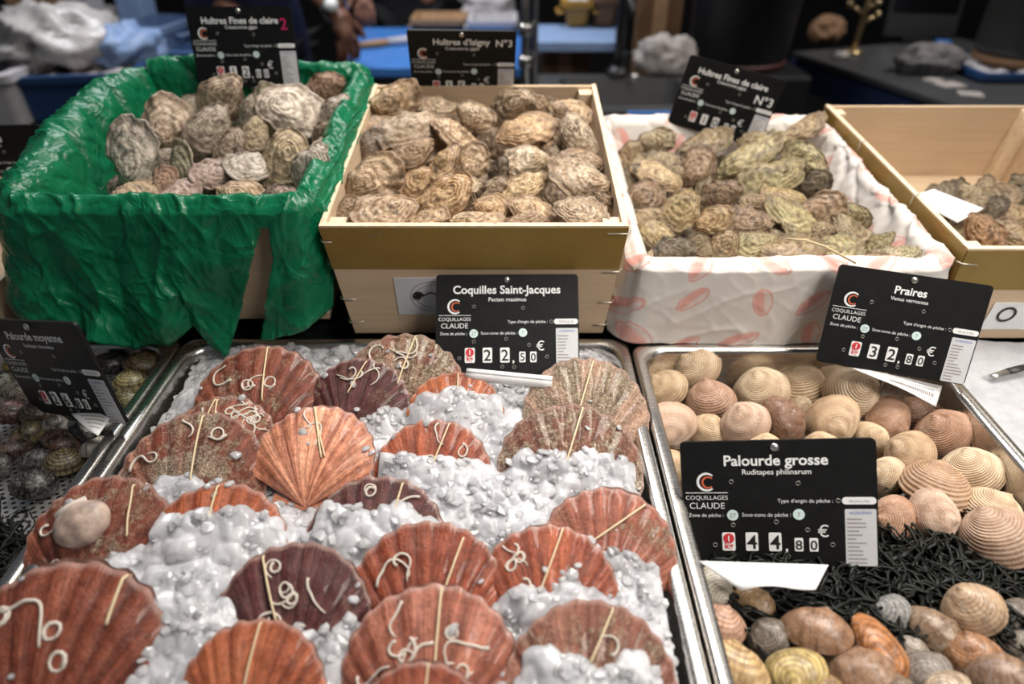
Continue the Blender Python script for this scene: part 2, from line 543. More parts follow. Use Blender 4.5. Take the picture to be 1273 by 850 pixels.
M['counter_blue'] = plain('deep_blue_paint', (0.012, 0.026, 0.075), 0.5, 0, 0.15, 20)
M['floor'] = plain('dark_wet_concrete', (0.035, 0.034, 0.033), 0.45, 0, 0.25, 4, 0.2)
M['wall'] = plain('dark_hall_wall', (0.016, 0.015, 0.015), 0.8, 0, 0.25, 3)

# ---------------------------------------------------------------- the hall: floor, back wall
def slab(name, a, b, mat):
    o = MB().box(a, b).build(name, mat)
    o['kind'] = 'structure'
    return o


slab('floor', (-5, -1.5, -0.05), (5, 6.0, 0.0), M['floor'])
slab('wall_back', (-5, 6.0, 0.0), (5, 6.1, 3.6), M['wall'])

# ---------------------------------------------------------------- display counter with its sloped riser
ctr = empty('display_counter', 'dark stall counter with a sloped riser carrying the trays and oyster crates', 'counter', (0, 0.05, 0))
MB().box((-1.25, -0.05, 0.0), (1.35, 1.05, 0.86)).build('counter_body', M['dark'], ctr, bevel=0.01)
MB().box((-1.27, -0.07, 0.86), (1.37, 1.07, 0.895)).build('counter_slab', M['dark'], ctr, bevel=0.006)
MB().hexa([(-1.25, 0.606, 0.895), (1.35, 0.606, 0.895), (1.35, 1.02, 0.895), (-1.25, 1.02, 0.895),
           (-1.25, 0.606, 0.950), (1.35, 0.606, 0.950), (1.35, 1.02, 0.992), (-1.25, 1.02, 0.992)]).build('sloped_riser', M['dark'], ctr, bevel=0.004)


# ---------------------------------------------------------------- steel trays
def rrect(x0, x1, y0, y1, r, k=7):
    out = []
    for cx, cy, a0 in ((x1 - r, y0 + r, -90), (x1 - r, y1 - r, 0), (x0 + r, y1 - r, 90), (x0 + r, y0 + r, 180)):
        for i in range(k):
            a = math.radians(a0 + 90 * i / (k - 1))
            out.append((cx + r * math.cos(a), cy + r * math.sin(a)))
    return out


def loft(loops, cap=False):
    n = len(loops[0])
    V = [Vector(p) for lp in loops for p in lp]
    Fc = []
    for i in range(len(loops) - 1):
        for k in range(n):
            k2 = (k + 1) % n
            Fc.append((i * n + k, i * n + k2, (i + 1) * n + k2, (i + 1) * n + k))
    if cap:
        Fc.append(tuple((len(loops) - 1) * n + k for k in range(n)))
    return V, Fc


def tray(label, x0, x1, y0, y1, zr, dep, mat, floor_mat=None):
    r = empty('steel_tray', label, 'tray', ((x0 + x1) / 2, (y0 + y1) / 2, zr - dep))
    hx, hy = (x1 - x0) / 2, (y1 - y0) / 2

    def L(off, z, rad):
        return [(x, y, z) for x, y in rrect(-hx + off, hx - off, -hy + off, hy - off, rad)]
    V, Fc = loft([L(0.0005, dep - 0.010, 0.018), L(0, dep - 0.003, 0.018), L(0.0015, dep - 0.0005, 0.018), L(0.004, dep, 0.019), L(0.010, dep, 0.024), L(0.0125, dep - 0.002, 0.026), L(0.0135, dep - 0.005, 0.028)])
    mk('rolled_rim', V, Fc, mat, r)
    V, Fc = loft([L(0.0135, dep - 0.005, 0.028), L(0.019, 0.018, 0.030), L(0.022, 0.008, 0.032), L(0.030, 0.0015, 0.036), L(0.042, 0.0, 0.04)], True)
    mk('pan', V, Fc, mat, r)
    if floor_mat:
        V, Fc = loft([L(0.021, 0.0245, 0.03), L(0.021, 0.0255, 0.03)], True)
        mk('perforated_insert', V, Fc, floor_mat, r, smooth=False)
    return r


tray('wide steel tray of crushed ice holding the banded scallops', -0.374, 0.132, 0.02, 0.60, 0.970, 0.065, M['steel'])
tray('steel tray of clams beside the scallop tray, split by black seaweed', 0.134, 0.470, 0.03, 0.588, 0.972, 0.066, M['steel'])
tray('steel tray with perforated insert holding the dark clams in the shade', -0.720, -0.377, 0.03, 0.602, 0.968, 0.062, M['steel'], M['perforated'])


# ---------------------------------------------------------------- wooden oyster crates
def RX(a):
    return Matrix.Rotation(a, 3, 'X')


def crate(label, cx, y, z, tilt, w, d, h, taper=0.02, gold=None, staples=(), posts=True):
    """(cx, y, z) is the middle of the front top edge; the root sits under it at the bottom of the front panel"""
    rot = RX(math.radians(tilt))
    base = Vector((cx, y, z)) - rot @ Vector((0, 0, h))
    r = empty('oyster_crate', label, 'crate', base, rot)
    a, b, t = (w - taper) / 2, w / 2, 0.006
    P = lambda x0, x1, y0, y1, X0, X1: [(x0, y0, 0), (x1, y0, 0), (x1, y1, 0), (x0, y1, 0), (X0, y0, h), (X1, y0, h), (X1, y1, h), (X0, y1, h)]
    MB().hexa(P(-a, a, 0, t, -b, b)).build('front_panel', M['wood'], r, bevel=0.0006, seg=1)
    MB().hexa(P(-a, a, d - t, d, -b, b)).build('back_panel', M['wood'], r, bevel=0.0006, seg=1)
    for s in (-1, 1):
        e = sorted((s * a, s * (a - t)))
        E = sorted((s * b, s * (b - t)))
        MB().hexa(P(e[0], e[1], t, d - t, E[0], E[1])).build('side_panel', M['wood'], r, bevel=0.0006, seg=1)
    MB().box((-a + t, t, 0.0), (a - t, d - t, 0.008)).build('base_board', M['wood'], r)
    for sx in (-1, 1) if posts else ():
        for yy in (t + 0.009, d - t - 0.009):
            x = sx * (a - t - 0.009)
            X = sx * (b - t - 0.009)
            q = 0.009
            MB().hexa([(x - q, yy - q, .008), (x + q, yy - q, .008), (x + q, yy + q, .008), (x - q, yy + q, .008), (X - q, yy - q, h - .004), (X + q, yy - q, h - .004), (X + q, yy + q, h - .004), (X - q, yy + q, h - .004)]).build('corner_post', M['wood_edge'], r)
    e = 0.0012
    MB().hexa([(-b, 0, h), (b, 0, h), (b, t, h), (-b, t, h), (-b, 0, h + e), (b, 0, h + e), (b, t, h + e), (-b, t, h + e)]).build('cut_edge', M['wood_edge'], r)
    for s in (-1, 1):
        E = sorted((s * b, s * (b - t)))
        MB().box((E[0], t, h), (E[1], d, h + e)).build('cut_edge', M['wood_edge'], r)
    if gold:
        g0 = h * (1 - gold)
        xa = a + (b - a) * (1 - gold)
        k = 0.0007
        MB().hexa([(-xa, -k, g0), (xa, -k, g0), (xa, 0, g0), (-xa, 0, g0), (-b, -k, h - .001), (b, -k, h - .001), (b, 0, h - .001), (-b, 0, h - .001)]).build('gold_band', M['gold'], r)
        for s in (-1, 1):
            o0, o1 = sorted((s * xa, s * (xa + k)))
            p0, p1 = sorted((s * b, s * (b + k)))
            MB().hexa([(o0, 0, g0), (o1, 0, g0), (o1, d, g0), (o0, d, g0), (p0, 0, h - .001), (p1, 0, h - .001), (p1, d, h - .001), (p0, d, h - .001)]).build('gold_band', M['gold'], r)
    for x, zf, ln, ang in staples:
        xx = x * (a + (b - a) * zf)
        dx, dz = ln / 2 * math.cos(ang), ln / 2 * math.sin(ang)
        zz = zf * h
        sgn = -1 if x > 0 else 1
        MB().tube([(xx - sgn * .004, 0.004, zz - dz), (xx - sgn * .001, -.0016, zz - dz), (xx + sgn * ln, -.0016, zz + dz), (xx + sgn * ln, .003, zz + dz)], 0.0007, 6).build('staple', M['wire'], r, smooth=True)
    bpy.context.view_layer.update()
    return dict(root=r, rot=rot, base=base, w=w, d=d, h=h, n=rot @ Vector((0, 0, 1)), top=base + rot @ Vector((0, d / 2, h)))


CR_G = crate('wooden crate lined with green plastic film, heaped with pale oysters', -0.362, 0.606, 1.128, 7.2, 0.314, 0.352, 0.150, 0.016, staples=[(1, .08, .014, 0), (1, .3, .012, 0)], posts=False)
CR_M = crate('open wooden crate with a gold band across its bare front, full of golden-brown oysters', -0.0385, 0.592, 1.113, 7.7, 0.312, 0.356, 0.146, 0.024, 0.36,
             [(-1, .88, .008, 0), (-1, .36, .014, 0), (-1, .13, .014, .1), (1, .95, .02, 0), (1, .62, .016, 0), (1, .33, .014, 0), (1, .1, .014, 0)])
CR_P = crate('wooden crate wrapped in printed white paper, full of olive-brown oysters', 0.294, 0.597, 1.061, 5.5, 0.330, 0.372, 0.096, 0.01, posts=False)
CR_F = crate('deep wooden crate with gold-printed sides beside the paper-lined one, half full', 0.632, 0.596, 1.085, 4.7, 0.318, 0.402, 0.120, 0.012, 0.42, [(-1, .86, .016, -.1), (-1, .3, .012, 0)])
for zf, dx in ((0.95, .1), (0.97, .21)):
    yv = CR_F['d'] * (1 - dx * 3.4)
    MB().tube([(-.157, yv, .112), (-.1615, yv, .110), (-.1615, yv, .1225), (-.156, yv, .1225)], 0.0008, 6).build('staple', M['wire'], CR_F['root'], smooth=True)

# paper label on the bare front: a ring emblem partly hidden by the scallop sign
lab = MB().box((-0.068, -.0012, 0.030), (0.028, -.0002, 0.082)).build('paper_label', M['grey_label'], CR_M['root'])
for rr in (0.021, 0.0165):
    MB().tube([(-0.026 + rr * 1.25 * math.cos(a), -.0014, 0.056 + rr * math.sin(a)) for a in [i * math.pi / 20 for i in range(41)]], 0.0004, 5, False).build('label_ring', M['grey_print'], lab)
MB().tube([(-0.044 + 0.006 * (1 - i / 24) * math.cos(i * .5), -.0015, 0.057 + 0.006 * (1 - i / 24) * math.sin(i * .5)) for i in range(25)], [0.0013] * 25, 6).build('label_emblem', M['black_print'], lab)
MB().tube([(-0.037, -.0015, .058), (-0.03, -.0015, .062), (-0.024, -.0015, .060), (-0.018, -.0015, .057), (-.010, -.0015, .056)], 0.0008, 6).build('label_emblem', M['black_print'], lab)
lab.location.x = -0.021
# white label with a black ring on the gold-sided crate's front
lab2 = MB().box((-0.098, -.0012, 0.014), (-0.02, -.0002, 0.052)).build('paper_label', M['paper'], CR_F['root'])
MB().tube([(-0.078 + .009 * math.cos(a), -.0015, 0.036 + .009 * math.sin(a)) for a in [i * math.pi / 16 for i in range(33)]], 0.0014, 6, False).build('label_emblem', M['black_print'], lab2)


# ---------------------------------------------------------------- film and paper liners folded over the crate rims
def rn(p):
    return 1 - 2 * abs(noise.noise(p))


def liner(name, label, cr, hem, mat, seed, amp, inner, bulge, lift, extra=None, NU=520, NV=84, corner=0.02, side_amp=lambda nx, ny: 1.0, hole=None):
    w, d, h = cr['w'], cr['d'], cr['h']
    r = corner
    # perimeter, front edge first, counter-clockwise seen from above
    segs = []
    k = 10
    def arc(cx, cy, a0):
        return [(cx + r * math.cos(math.radians(a0 + 90 * i / k)), cy + r * math.sin(math.radians(a0 + 90 * i / k))) for i in range(k + 1)]
    loop = arc(-w / 2 + r, r, 180) + arc(w / 2 - r, r, 270) + arc(w / 2 - r, d - r, 0) + arc(-w / 2 + r, d - r, 90)
    loop.append(loop[0])
    cum = [0]
    for p, q in zip(loop, loop[1:]):
        cum.append(cum[-1] + math.dist(p, q))
    tot = cum[-1]
    V, uv, hol = [], [], []
    j = 0
    for iu in range(NU):
        s = tot * iu / NU
        while j < len(cum) - 2 and cum[j + 1] <= s:
            j += 1
        t = (s - cum[j]) / max(1e-9, cum[j + 1] - cum[j])
        x = loop[j][0] + t * (loop[j + 1][0] - loop[j][0])
        y = loop[j][1] + t * (loop[j + 1][1] - loop[j][1])
        # smooth outward direction
        cx = clamp(x, -w / 2 + r, w / 2 - r)
        cy = clamp(y, r, d - r)
        nx, ny = x - cx, y - cy
        l = math.hypot(nx, ny) or 1
        nx, ny = nx / l, ny / l
        fx, fy = x / (w / 2), y / d
        hm = hem(x, y, nx, ny, fx, fy)
        bo, bz = bulge(x, y, nx, ny, fx, fy)
        for iv in range(NV):
            v = iv / (NV - 1)
            if v < 0.36:
                a = v / 0.36
                off = -0.034 * (1 - a) - 0.012
                z = h - inner * (1 - a) + 0.004
                wr = amp * (0.5 + 0.8 * a)
            elif v < 0.46:
                a = (v - 0.36) / 0.10
                off = -0.012 + 0.020 * a
                z = h + 0.004 + 0.006 * math.sin(math.pi * a)
                wr = amp * 0.9
            else:
                a = (v - 0.46) / 0.54
                off = 0.008 + 0.010 * a * min(1, hm / .08)
                z = h + 0.004 - hm * a
                wr = amp * (0.5 + 1.3 * a) * min(1, hm / .05)
            dv = v * 2.6
            n1 = rn(Vector((x * 16 + dv * .9, y * 16 - dv * .8, seed + dv * .7)))
            n2 = rn(Vector((x * 40 - dv * 2.2, y * 40 + dv * 1.6, seed + 7 + dv * 1.2)))
            n3 = rn(Vector((x * 95 + dv * 4, y * 95 - dv * 3, seed + 19 + dv * 3)))
            n4 = noise.noise(Vector((x * 9 + dv, y * 9, seed + 30 + dv)))
            disp = wr * side_amp(nx, ny) * (0.40 * n4 + 0.95 * n1 ** 5 + 0.32 * n2 ** 5 + 0.10 * n3)
            if v > 0.46:
                disp = disp * 0.6 + wr * 0.55
            else:
                disp = disp * 0.7 - wr * 0.45
            ex = extra(x, y, v, a, nx, ny, hm) if (extra and v >= 0.46) else (0, 0, 0)
            up = bz * (sstep(0.1, .36, v) if v < .46 else 1 - 0.6 * a)
            rimn = amp * 0.8 * (n4 * .8 + n2 ** 3 * 0.4) * (1 if .25 < v < .55 else 0.15)
            o = off + disp + bo * (sstep(.30, .46, v) if v < .46 else 1 - .5 * a)
            q = Vector((x + nx * o + ex[0], y + ny * o + ex[1], z + up + rimn + ex[2]))
            path = path + (q - last).length if iv else 0.0
            last = q
            V.append(q)
            uv.append((s, path))
            hol.append(bool(hole) and iv > 0.47 * NV and hole(x, y, nx, ny, hm * a))
    Fc = []
    for iu in range(NU):
        b0, b1 = iu * NV, ((iu + 1) % NU) * NV
        for iv in range(NV - 1):
            f = (b0 + iv, b1 + iv, b1 + iv + 1, b0 + iv + 1)
            if not any(hol[q] for q in f):
                Fc.append(f)
    o = mk(name, V, Fc, mat, None, True, uv=uv)
    o.matrix_world = Matrix.Translation(cr['base']) @ cr['rot'].to_4x4()
    m = o.modifiers.new('film', 'SOLIDIFY')
    m.thickness, m.offset = 0.0006, 0
    return tag(o, label, 'liner')


def green_hem(x, y, nx, ny, fx, fy):
    if ny < -0.3:  # front
        px = 5 + (fx + 1) / 2 * 396
        pts = [(0, 120), (30, 142), (100, 150), (140, 172), (185, 176), (225, 150), (243, 178), (268, 186), (300, 178), (340, 168), (376, 165), (395, 150), (421, 140)]
        for (a, b), (c, e) in zip(pts, pts[1:]):
            if px <= c:
                t = clamp((px - a) / (c - a))
                return (b + (e - b) * t) / 1210
        return 0.12
    if ny > 0.5:
        return 0.02
    if nx < 0:
        return 0.11 - 0.085 * clamp(fy * 2)
    return 0.10 * clamp(1 - fy / 0.05) + 0.018


def green_hole(x, y, nx, ny, drop):
    """the slanting gap in the film that bares the wood near the crate's corner"""
    if ny > -0.3:
        return False
    px, l = 5 + (x / 0.157 + 1) / 2 * 396, drop * 1210
    return l > 24 and 342 - (l - 24) * 0.46 < px < 352 + min(14, (l - 24) * .4) - (l - 24) * 0.40


def green_bulge(x, y, nx, ny, fx, fy):
    if nx < -0.5:
        b = math.sin(math.pi * clamp(fy))
        return 0.016 * b, 0.012 * b + 0.006 * fy
    if ny > 0.5:
        return 0.0, 0.006 * (1 - fx) + 0.004
    if nx > 0.5:
        return -0.004, 0.0
    return 0.0, 0.0


def green_extra(x, y, v, a, nx, ny, hm):
    if ny < -0.3:
        fold = 0.010 * a * math.sin(x * 34 + 3.2 * a) + 0.006 * a * math.sin(x * 75 - 5 * a)
        diag = 0.016 * a * max(0, 1 - abs((x + 0.012) * 13 + (a - .6) * 2.2)) if True else 0
        sx = -0.022 * a * clamp((x - 0.10) / 0.05)
        if x > 0.10:
            diag *= 0.3
            fold *= 0.5
        return (sx, -abs(fold) - diag - 0.012 * a, 0)
    return (0, 0, 0)


liner('plastic_liner', 'crumpled green plastic film folded over the rim of the oyster crate', CR_G, green_hem, M['green'], 3.1, 0.012, 0.095, green_bulge, 0, green_extra, NU=760, side_amp=lambda nx, ny: .55 if ny < -.3 else 1.0, hole=green_hole)


def paper_hem(x, y, nx, ny, fx, fy):
    if ny < -0.3:
        return 0.092 + 0.006 * nz(x * 18, 2.0)
    if ny > 0.5:
        return 0.03
    if nx < 0:
        return 0.085 * clamp(1 - fy / .2) + .012
    return 0.014


def paper_bulge(x, y, nx, ny, fx, fy):
    if nx > 0.5:
        b = math.sin(math.pi * clamp(fy))
        return -0.006 * b, 0.005 * nz(y * 26, 1.0) + 0.004
    if nx < -0.5:
        return -0.004, 0
    if ny > 0.5:
        return 0, 0.008
    return 0.0, 0.002


def paper_extra(x, y, v, a, nx, ny, hm):
    if ny < -0.3:
        return (0, 0.006 * a - 0.004 * a * abs(math.sin(x * 20 + 2)), 0)
    return (0, 0, 0)


liner('paper_liner', 'white paper printed with red oysters folded over the crate of olive-brown oysters', CR_P, paper_hem, M['paper_print'], 11.7, 0.0060, 0.075, paper_bulge, 0, paper_extra, side_amp=lambda nx, ny: 1.5 if nx > .5 else .42)


# ---------------------------------------------------------------- shells
def oyster_data(seed, mat):
    rg = random.Random(seed)
    NTH, NR = 56, 20
    b = rg.uniform(0.31, 0.40)
    bend = rg.uniform(-0.12, 0.12)
    taper = rg.uniform(0.12, 0.34)
    hu, hl = rg.uniform(0.08, 0.12), rg.uniform(0.11, 0.16)
    nterr = rg.choice((3, 4, 5))
    sd = seed * 7.13

    def margin(th):
        c, s = math.cos(th), math.sin(th)
        x = 0.5 * c
        y = b * s * (1 + taper * c) * (1 + 0.10 * nz(c * 1.6 + sd, s * 1.6))
        k = 1 + 0.11 * nz(c * 2.1 + sd, s * 2.1, 4) + 0.06 * nz(c * 5 + sd, s * 5, 9)
        return Vector((x * k, (y + bend * (x * 2) ** 2) * k, 0))
    C = Vector((-0.20, bend * 0.3, 0))
    V, gr, Fc = [], [], []
    for side in (1, -1):
        for i in range(NR + 1):
            s = i / NR
            for k in range(NTH):
                th = 2 * math.pi * k / NTH
                m = margin(th)
                p = C + (m - C) * s
                fx = p.x * 2
                H = hu if side > 0 else hl
                z = (H * max(0, 1 - (s / 0.86) ** 1.8) ** 0.80 if s < 0.86 else 0.0) * (1.0 - 0.25 * fx) + 0.020 * (1 - s)
                if True:
                    q = s * nterr + 1.5 * nz(p.x * 2.6 + sd, p.y * 2.6, 2 * side)
                    fr = q - math.floor(q)
                    z += 0.062 * clamp(.55 + nz(p.x * 4 + sd, p.y * 4, 8)) * (fr ** 3) * (0.30 + 0.70 * s) * (1 - 0.7 * s ** 6)
                z += 0.040 * nz(p.x * 3.5 + sd, p.y * 4, side) * (1 - 0.5 * s)
                z += 0.012 * nz(p.x * 12 + sd, p.y * 12, side * 3) + 0.010 * rn(Vector((p.x * 8 + sd, p.y * 8, side * 5)))
                z *= side
                if s > 0.6:
                    z += (s - 0.6) / 0.4 * (0.085 * nz(math.cos(th) * 3.2 + sd, math.sin(th) * 3.2, 5) + 0.03 * nz(math.cos(th) * 8 + sd, math.sin(th) * 8, 6))
                if side > 0 and i == NR:
                    z += 0.012
                V.append((p.x, p.y, z))
                gr.append(s + 0.1 * nz(p.x * 4, p.y * 4, sd))
    n = NTH
    for sidx in (0, 1):
        o = sidx * (NR + 1) * n
        for i in range(NR):
            for k in range(n):
                k2 = (k + 1) % n
                f = (o + i * n + k, o + (i + 1) * n + k, o + (i + 1) * n + k2, o + i * n + k2)
                Fc.append(f if sidx == 0 else f[::-1])
    o0, o1 = NR * n, (NR + 1) * n + NR * n
    for k in range(n):
        k2 = (k + 1) % n
        Fc.append((o0 + k, o1 + k, o1 + k2, o0 + k2))
    return mesh_data('oyster_shell', V, Fc, mat, True, {'growth': gr})


def bivalve_data(seed, mat, ay, thick, uy, nridge, ramp, skew, NR=30, NTH=52, sharp=2.4):
    """long axis x (length 1), hinge towards +y, valves meet in the plane z = 0"""
    sd = seed * 3.7
    U = Vector((skew * 0.28, uy * ay * 0.5, 0))
    V, gr, rd, Fc = [], [], [], []
    for side in (1, -1):
        for i in range(NR + 1):
            s = i / NR
            for k in range(NTH):
                th = 2 * math.pi * k / NTH
                c, sn = math.cos(th), math.sin(th)
                e = 0.92
                mx = 0.5 * math.copysign(abs(c) ** e, c) * (1 + 0.10 * skew * sn)
                my = 0.5 * ay * math.copysign(abs(sn) ** e, sn)
                if sn > 0:
                    my *= 1 - 0.28 * abs(c - skew * .4) ** 1.3
                m = Vector((mx, my, 0)) * (1 + 0.02 * nz(c * 2 + sd, sn * 2))
                p = U + (m - U) * s
                th2 = math.atan2(p.y, p.x)
                c2, s2 = math.cos(th2), math.sin(th2)
                m2 = Vector((0.5 * math.copysign(abs(c2) ** e, c2), 0.5 * ay * math.copysign(abs(s2) ** e, s2), 0))
                if s2 > 0:
                    m2.y *= 1 - 0.28 * abs(c2 - skew * .4) ** 1.3
                rho = min(1.0, p.length / max(1e-6, m2.length))
                z = thick * 0.5 * max(0.0, 1 - rho ** sharp) ** 0.60 * (1 - s ** 8)
                z += thick * 0.05 * math.exp(-(s / .30) ** 2)
                if s < 0.30:
                    p.y += 0.05 * ay * (1 - s / 0.30) ** 2
                q = s * nridge
                fr = q - math.floor(q)
                rdg = (1 - abs(fr * 2 - 1)) ** 0.7 if nridge else 1.0
                amp = ramp * min(1, s * 3)
                k3 = 1 + amp * (rdg - 0.5)
                p3 = Vector((p.x * k3, p.y * k3, z * k3 + (0.004 if s == 1 else 0)))
                p3.z = side * max(p3.z, 0.0) if s < 1 else side * 0.003
                p3 += Vector((0, 0, 1)) * side * 0.006 * nz(p.x * 7 + sd, p.y * 7, side)
                V.append(p3)
                gr.append(s)
                rd.append(rdg if nridge else 1.0)
    n = NTH
    for sidx in (0, 1):
        o = sidx * (NR + 1) * n
        for i in range(NR):
            for k in range(n):
                k2 = (k + 1) % n
                f = (o + i * n + k, o + (i + 1) * n + k, o + (i + 1) * n + k2, o + i * n + k2)
                Fc.append(f if sidx == 0 else f[::-1])
    o0, o1 = NR * n, (NR + 1) * n + NR * n
    for k in range(n):
        k2 = (k + 1) % n
        Fc.append((o0 + k, o1 + k, o1 + k2, o0 + k2))
    return mesh_data('clam_shell', V, Fc, mat, True, {'growth': gr, 'ridge': rd})


def pose(px, py, P, w, h, rot, aspect, tip=1, spin=0.0):
    """matrix that shows a flat shell at P with its long axis along rot (degrees, in view) and the width : height of the photo"""
    r = (P - EYE).normalized()
    a = math.radians(rot)
    ex = AX_X * math.cos(a) + AX_U * math.sin(a)
    ex = (ex - r * ex.dot(r)).normalized()
    n = -r
    ang = math.acos(clamp(h / (w * aspect), 0.12, 1.0))
    best = None
    for s in (1, -1):
        nn = Matrix.Rotation(s * ang, 3, ex) @ n
        if best is None or nn.z * tip > best.z * tip:
            best = nn
    n = best
    if spin:
        ex = Matrix.Rotation(math.radians(spin), 3, n) @ ex
    ey = n.cross(ex)
    sc = w * depth(P) / F_PX
    R = Matrix((ex, ey, n)).transposed()
    return Matrix.Translation(P) @ R.to_4x4() @ Matrix.Diagonal((sc, sc, sc, 1))


ORD = ['first', 'second', 'third', 'fourth', 'fifth', 'sixth', 'seventh', 'eighth', 'ninth', 'tenth', 'eleventh', 'twelfth', 'thirteenth']


def row_labels(items, cuts, where, noun):
    """items (px, py, phrase): place words that single each out within its row"""
    rows = {}
    for i, it in enumerate(items):
        rows.setdefault(sum(1 for c in cuts if it[1] > c), []).append(i)
    nr = max(rows) + 1
    rowname = {0: 'back row', nr - 1: 'front row'}
    out = [None] * len(items)
    for k, idx in rows.items():
        idx.sort(key=lambda i: items[i][0])
        nm = rowname.get(k) or ('middle row' if nr == 3 else ORD[k] + ' row')
        for j, i in enumerate(idx):
            pos = 'leftmost' if j == 0 else 'rightmost' if j == len(idx) - 1 else ORD[j] + ' from the left'
            out[i] = f'{items[i][2]} {noun} in the {where}, {nm}, {pos}'
    return out


TONE = {  # phrase, tint
    'g': ('pale grey', (1.16, 1.17, 1.16)), 'w': ('whitish', (1.36, 1.35, 1.32)), 'b': ('brown', (0.86, 0.76, 0.66)), 'd': ('dark', (0.48, 0.45, 0.43)),
    'o': ('golden-brown', (1.08, 0.90, 0.68)), 'p': ('purplish', (0.95, 0.80, 0.78)), 'r': ('reddish-brown', (0.95, 0.70, 0.56)), 'y': ('yellowish', (1.18, 1.08, 0.84)),
    't': ('tan', (1.15, 1.04, 0.92)), 'n': ('greenish', (1.00, 1.03, 0.84)), 'k': ('grey-brown', (0.90, 0.86, 0.81)),
}


def shape_word(w, h):
    q = h / w
    return 'slender' if q < 0.45 else 'long' if q < 0.64 else 'oval' if q < 0.84 else 'rounded'


def heap(cr, items, under, cuts, where, mat, seed, lift, group, under_label):
    datas = [oyster_data(seed + i, mat) for i in range(7)]
    rg = random.Random(seed)
    labs = row_labels([(x, y, f'{TONE[t][0]} {shape_word(w, h)}') for x, y, w, h, r, t, *_ in items], cuts, where, 'oyster')
    for (x, y, w, h, r, t, *ex), lb in zip(items, labs):
        dz = ex[0] if ex else 0.0
        P = on_plane(x, y, cr['top'] + cr['n'] * (lift(x, y) + dz), cr['n'])
        o = link(bpy.data.objects.new('oyster', rg.choice(datas)))
        o.matrix_world = pose(x, y, P, w * 1.10, h * 1.1, r + rg.uniform(-6, 6) + (180 if rg.random() < .5 else 0), 0.76) @ Matrix.Rotation(rg.uniform(-.35, .35), 4, 'Y') @ Matrix.Rotation(rg.choice((0, math.pi)), 4, 'X')
        v = rg.uniform(0.9, 1.1)
        o.color = (*[c * v for c in TONE[t][1]], 1)
        tag(o, lb, 'oyster', group)
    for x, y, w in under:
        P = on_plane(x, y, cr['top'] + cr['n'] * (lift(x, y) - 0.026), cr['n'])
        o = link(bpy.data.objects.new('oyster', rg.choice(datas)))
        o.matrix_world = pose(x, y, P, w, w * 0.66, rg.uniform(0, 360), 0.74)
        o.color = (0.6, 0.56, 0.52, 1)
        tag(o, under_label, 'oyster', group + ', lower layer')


GREEN = [(167, 192, 84, 54, 80, 'g', .016), (209, 154, 66, 54, 60, 't', .012), (275, 122, 66, 56, 70, 't', .014), (263, 160, 62, 56, 50, 'k', .012), (366, 136, 80, 58, -12, 'w', .014), (336, 143, 70, 44, 75, 'n', .004),
         (405, 108, 46, 36, 25, 'r', .012), (418, 138, 44, 40, 60, 'w', .012), (308, 142, 52, 24, 55, 'k'), (318, 166, 42, 36, 80, 'y'), (287, 184, 52, 28, 50, 'b'), (357, 202, 76, 56, 70, 'y', .006), (388, 210, 64, 46, 70, 'g', .010),
         (314, 207, 62, 34, 28, 'g', .004), (268, 216, 56, 34, 5, 'p'), (228, 208, 60, 24, 82, 'n'), (204, 226, 40, 26, 70, 'r'), (170, 244, 60, 36, -5, 'o', -.006), (143, 256, 52, 20, 0, 't', -.010), (224, 245, 54, 36, 25, 'p', -.008), (258, 257, 62, 24, 5, 't', -.004),
         (303, 246, 58, 42, -12, 'o', .004), (353, 249, 48, 38, 10, 'p', .004), (206, 192, 20, 15, 20, 'w'), (405, 166, 38, 30, 40, 'b'), (404, 184, 36, 24, 40, 'o'), (240, 130, 34, 22, 30, 'k', -.01)]
GREEN_U = [(250, 190, 60), (238, 232, 60), (330, 226, 62), (190, 232, 56), (296, 160, 56), (378, 172, 60), (200, 208, 56), (340, 240, 60), (285, 232, 60), (164, 230, 54), (395, 232, 50), (250, 242, 50), (385, 130, 52), (180, 215, 50)]
heap(CR_G, GREEN, GREEN_U, (150, 195, 235), 'green-lined crate', M['oyster_pale'], 116, lambda x, y: -0.016, 'pale oysters in the green-lined crate', 'shadowed oyster half buried under the pale oysters of the green-lined crate')

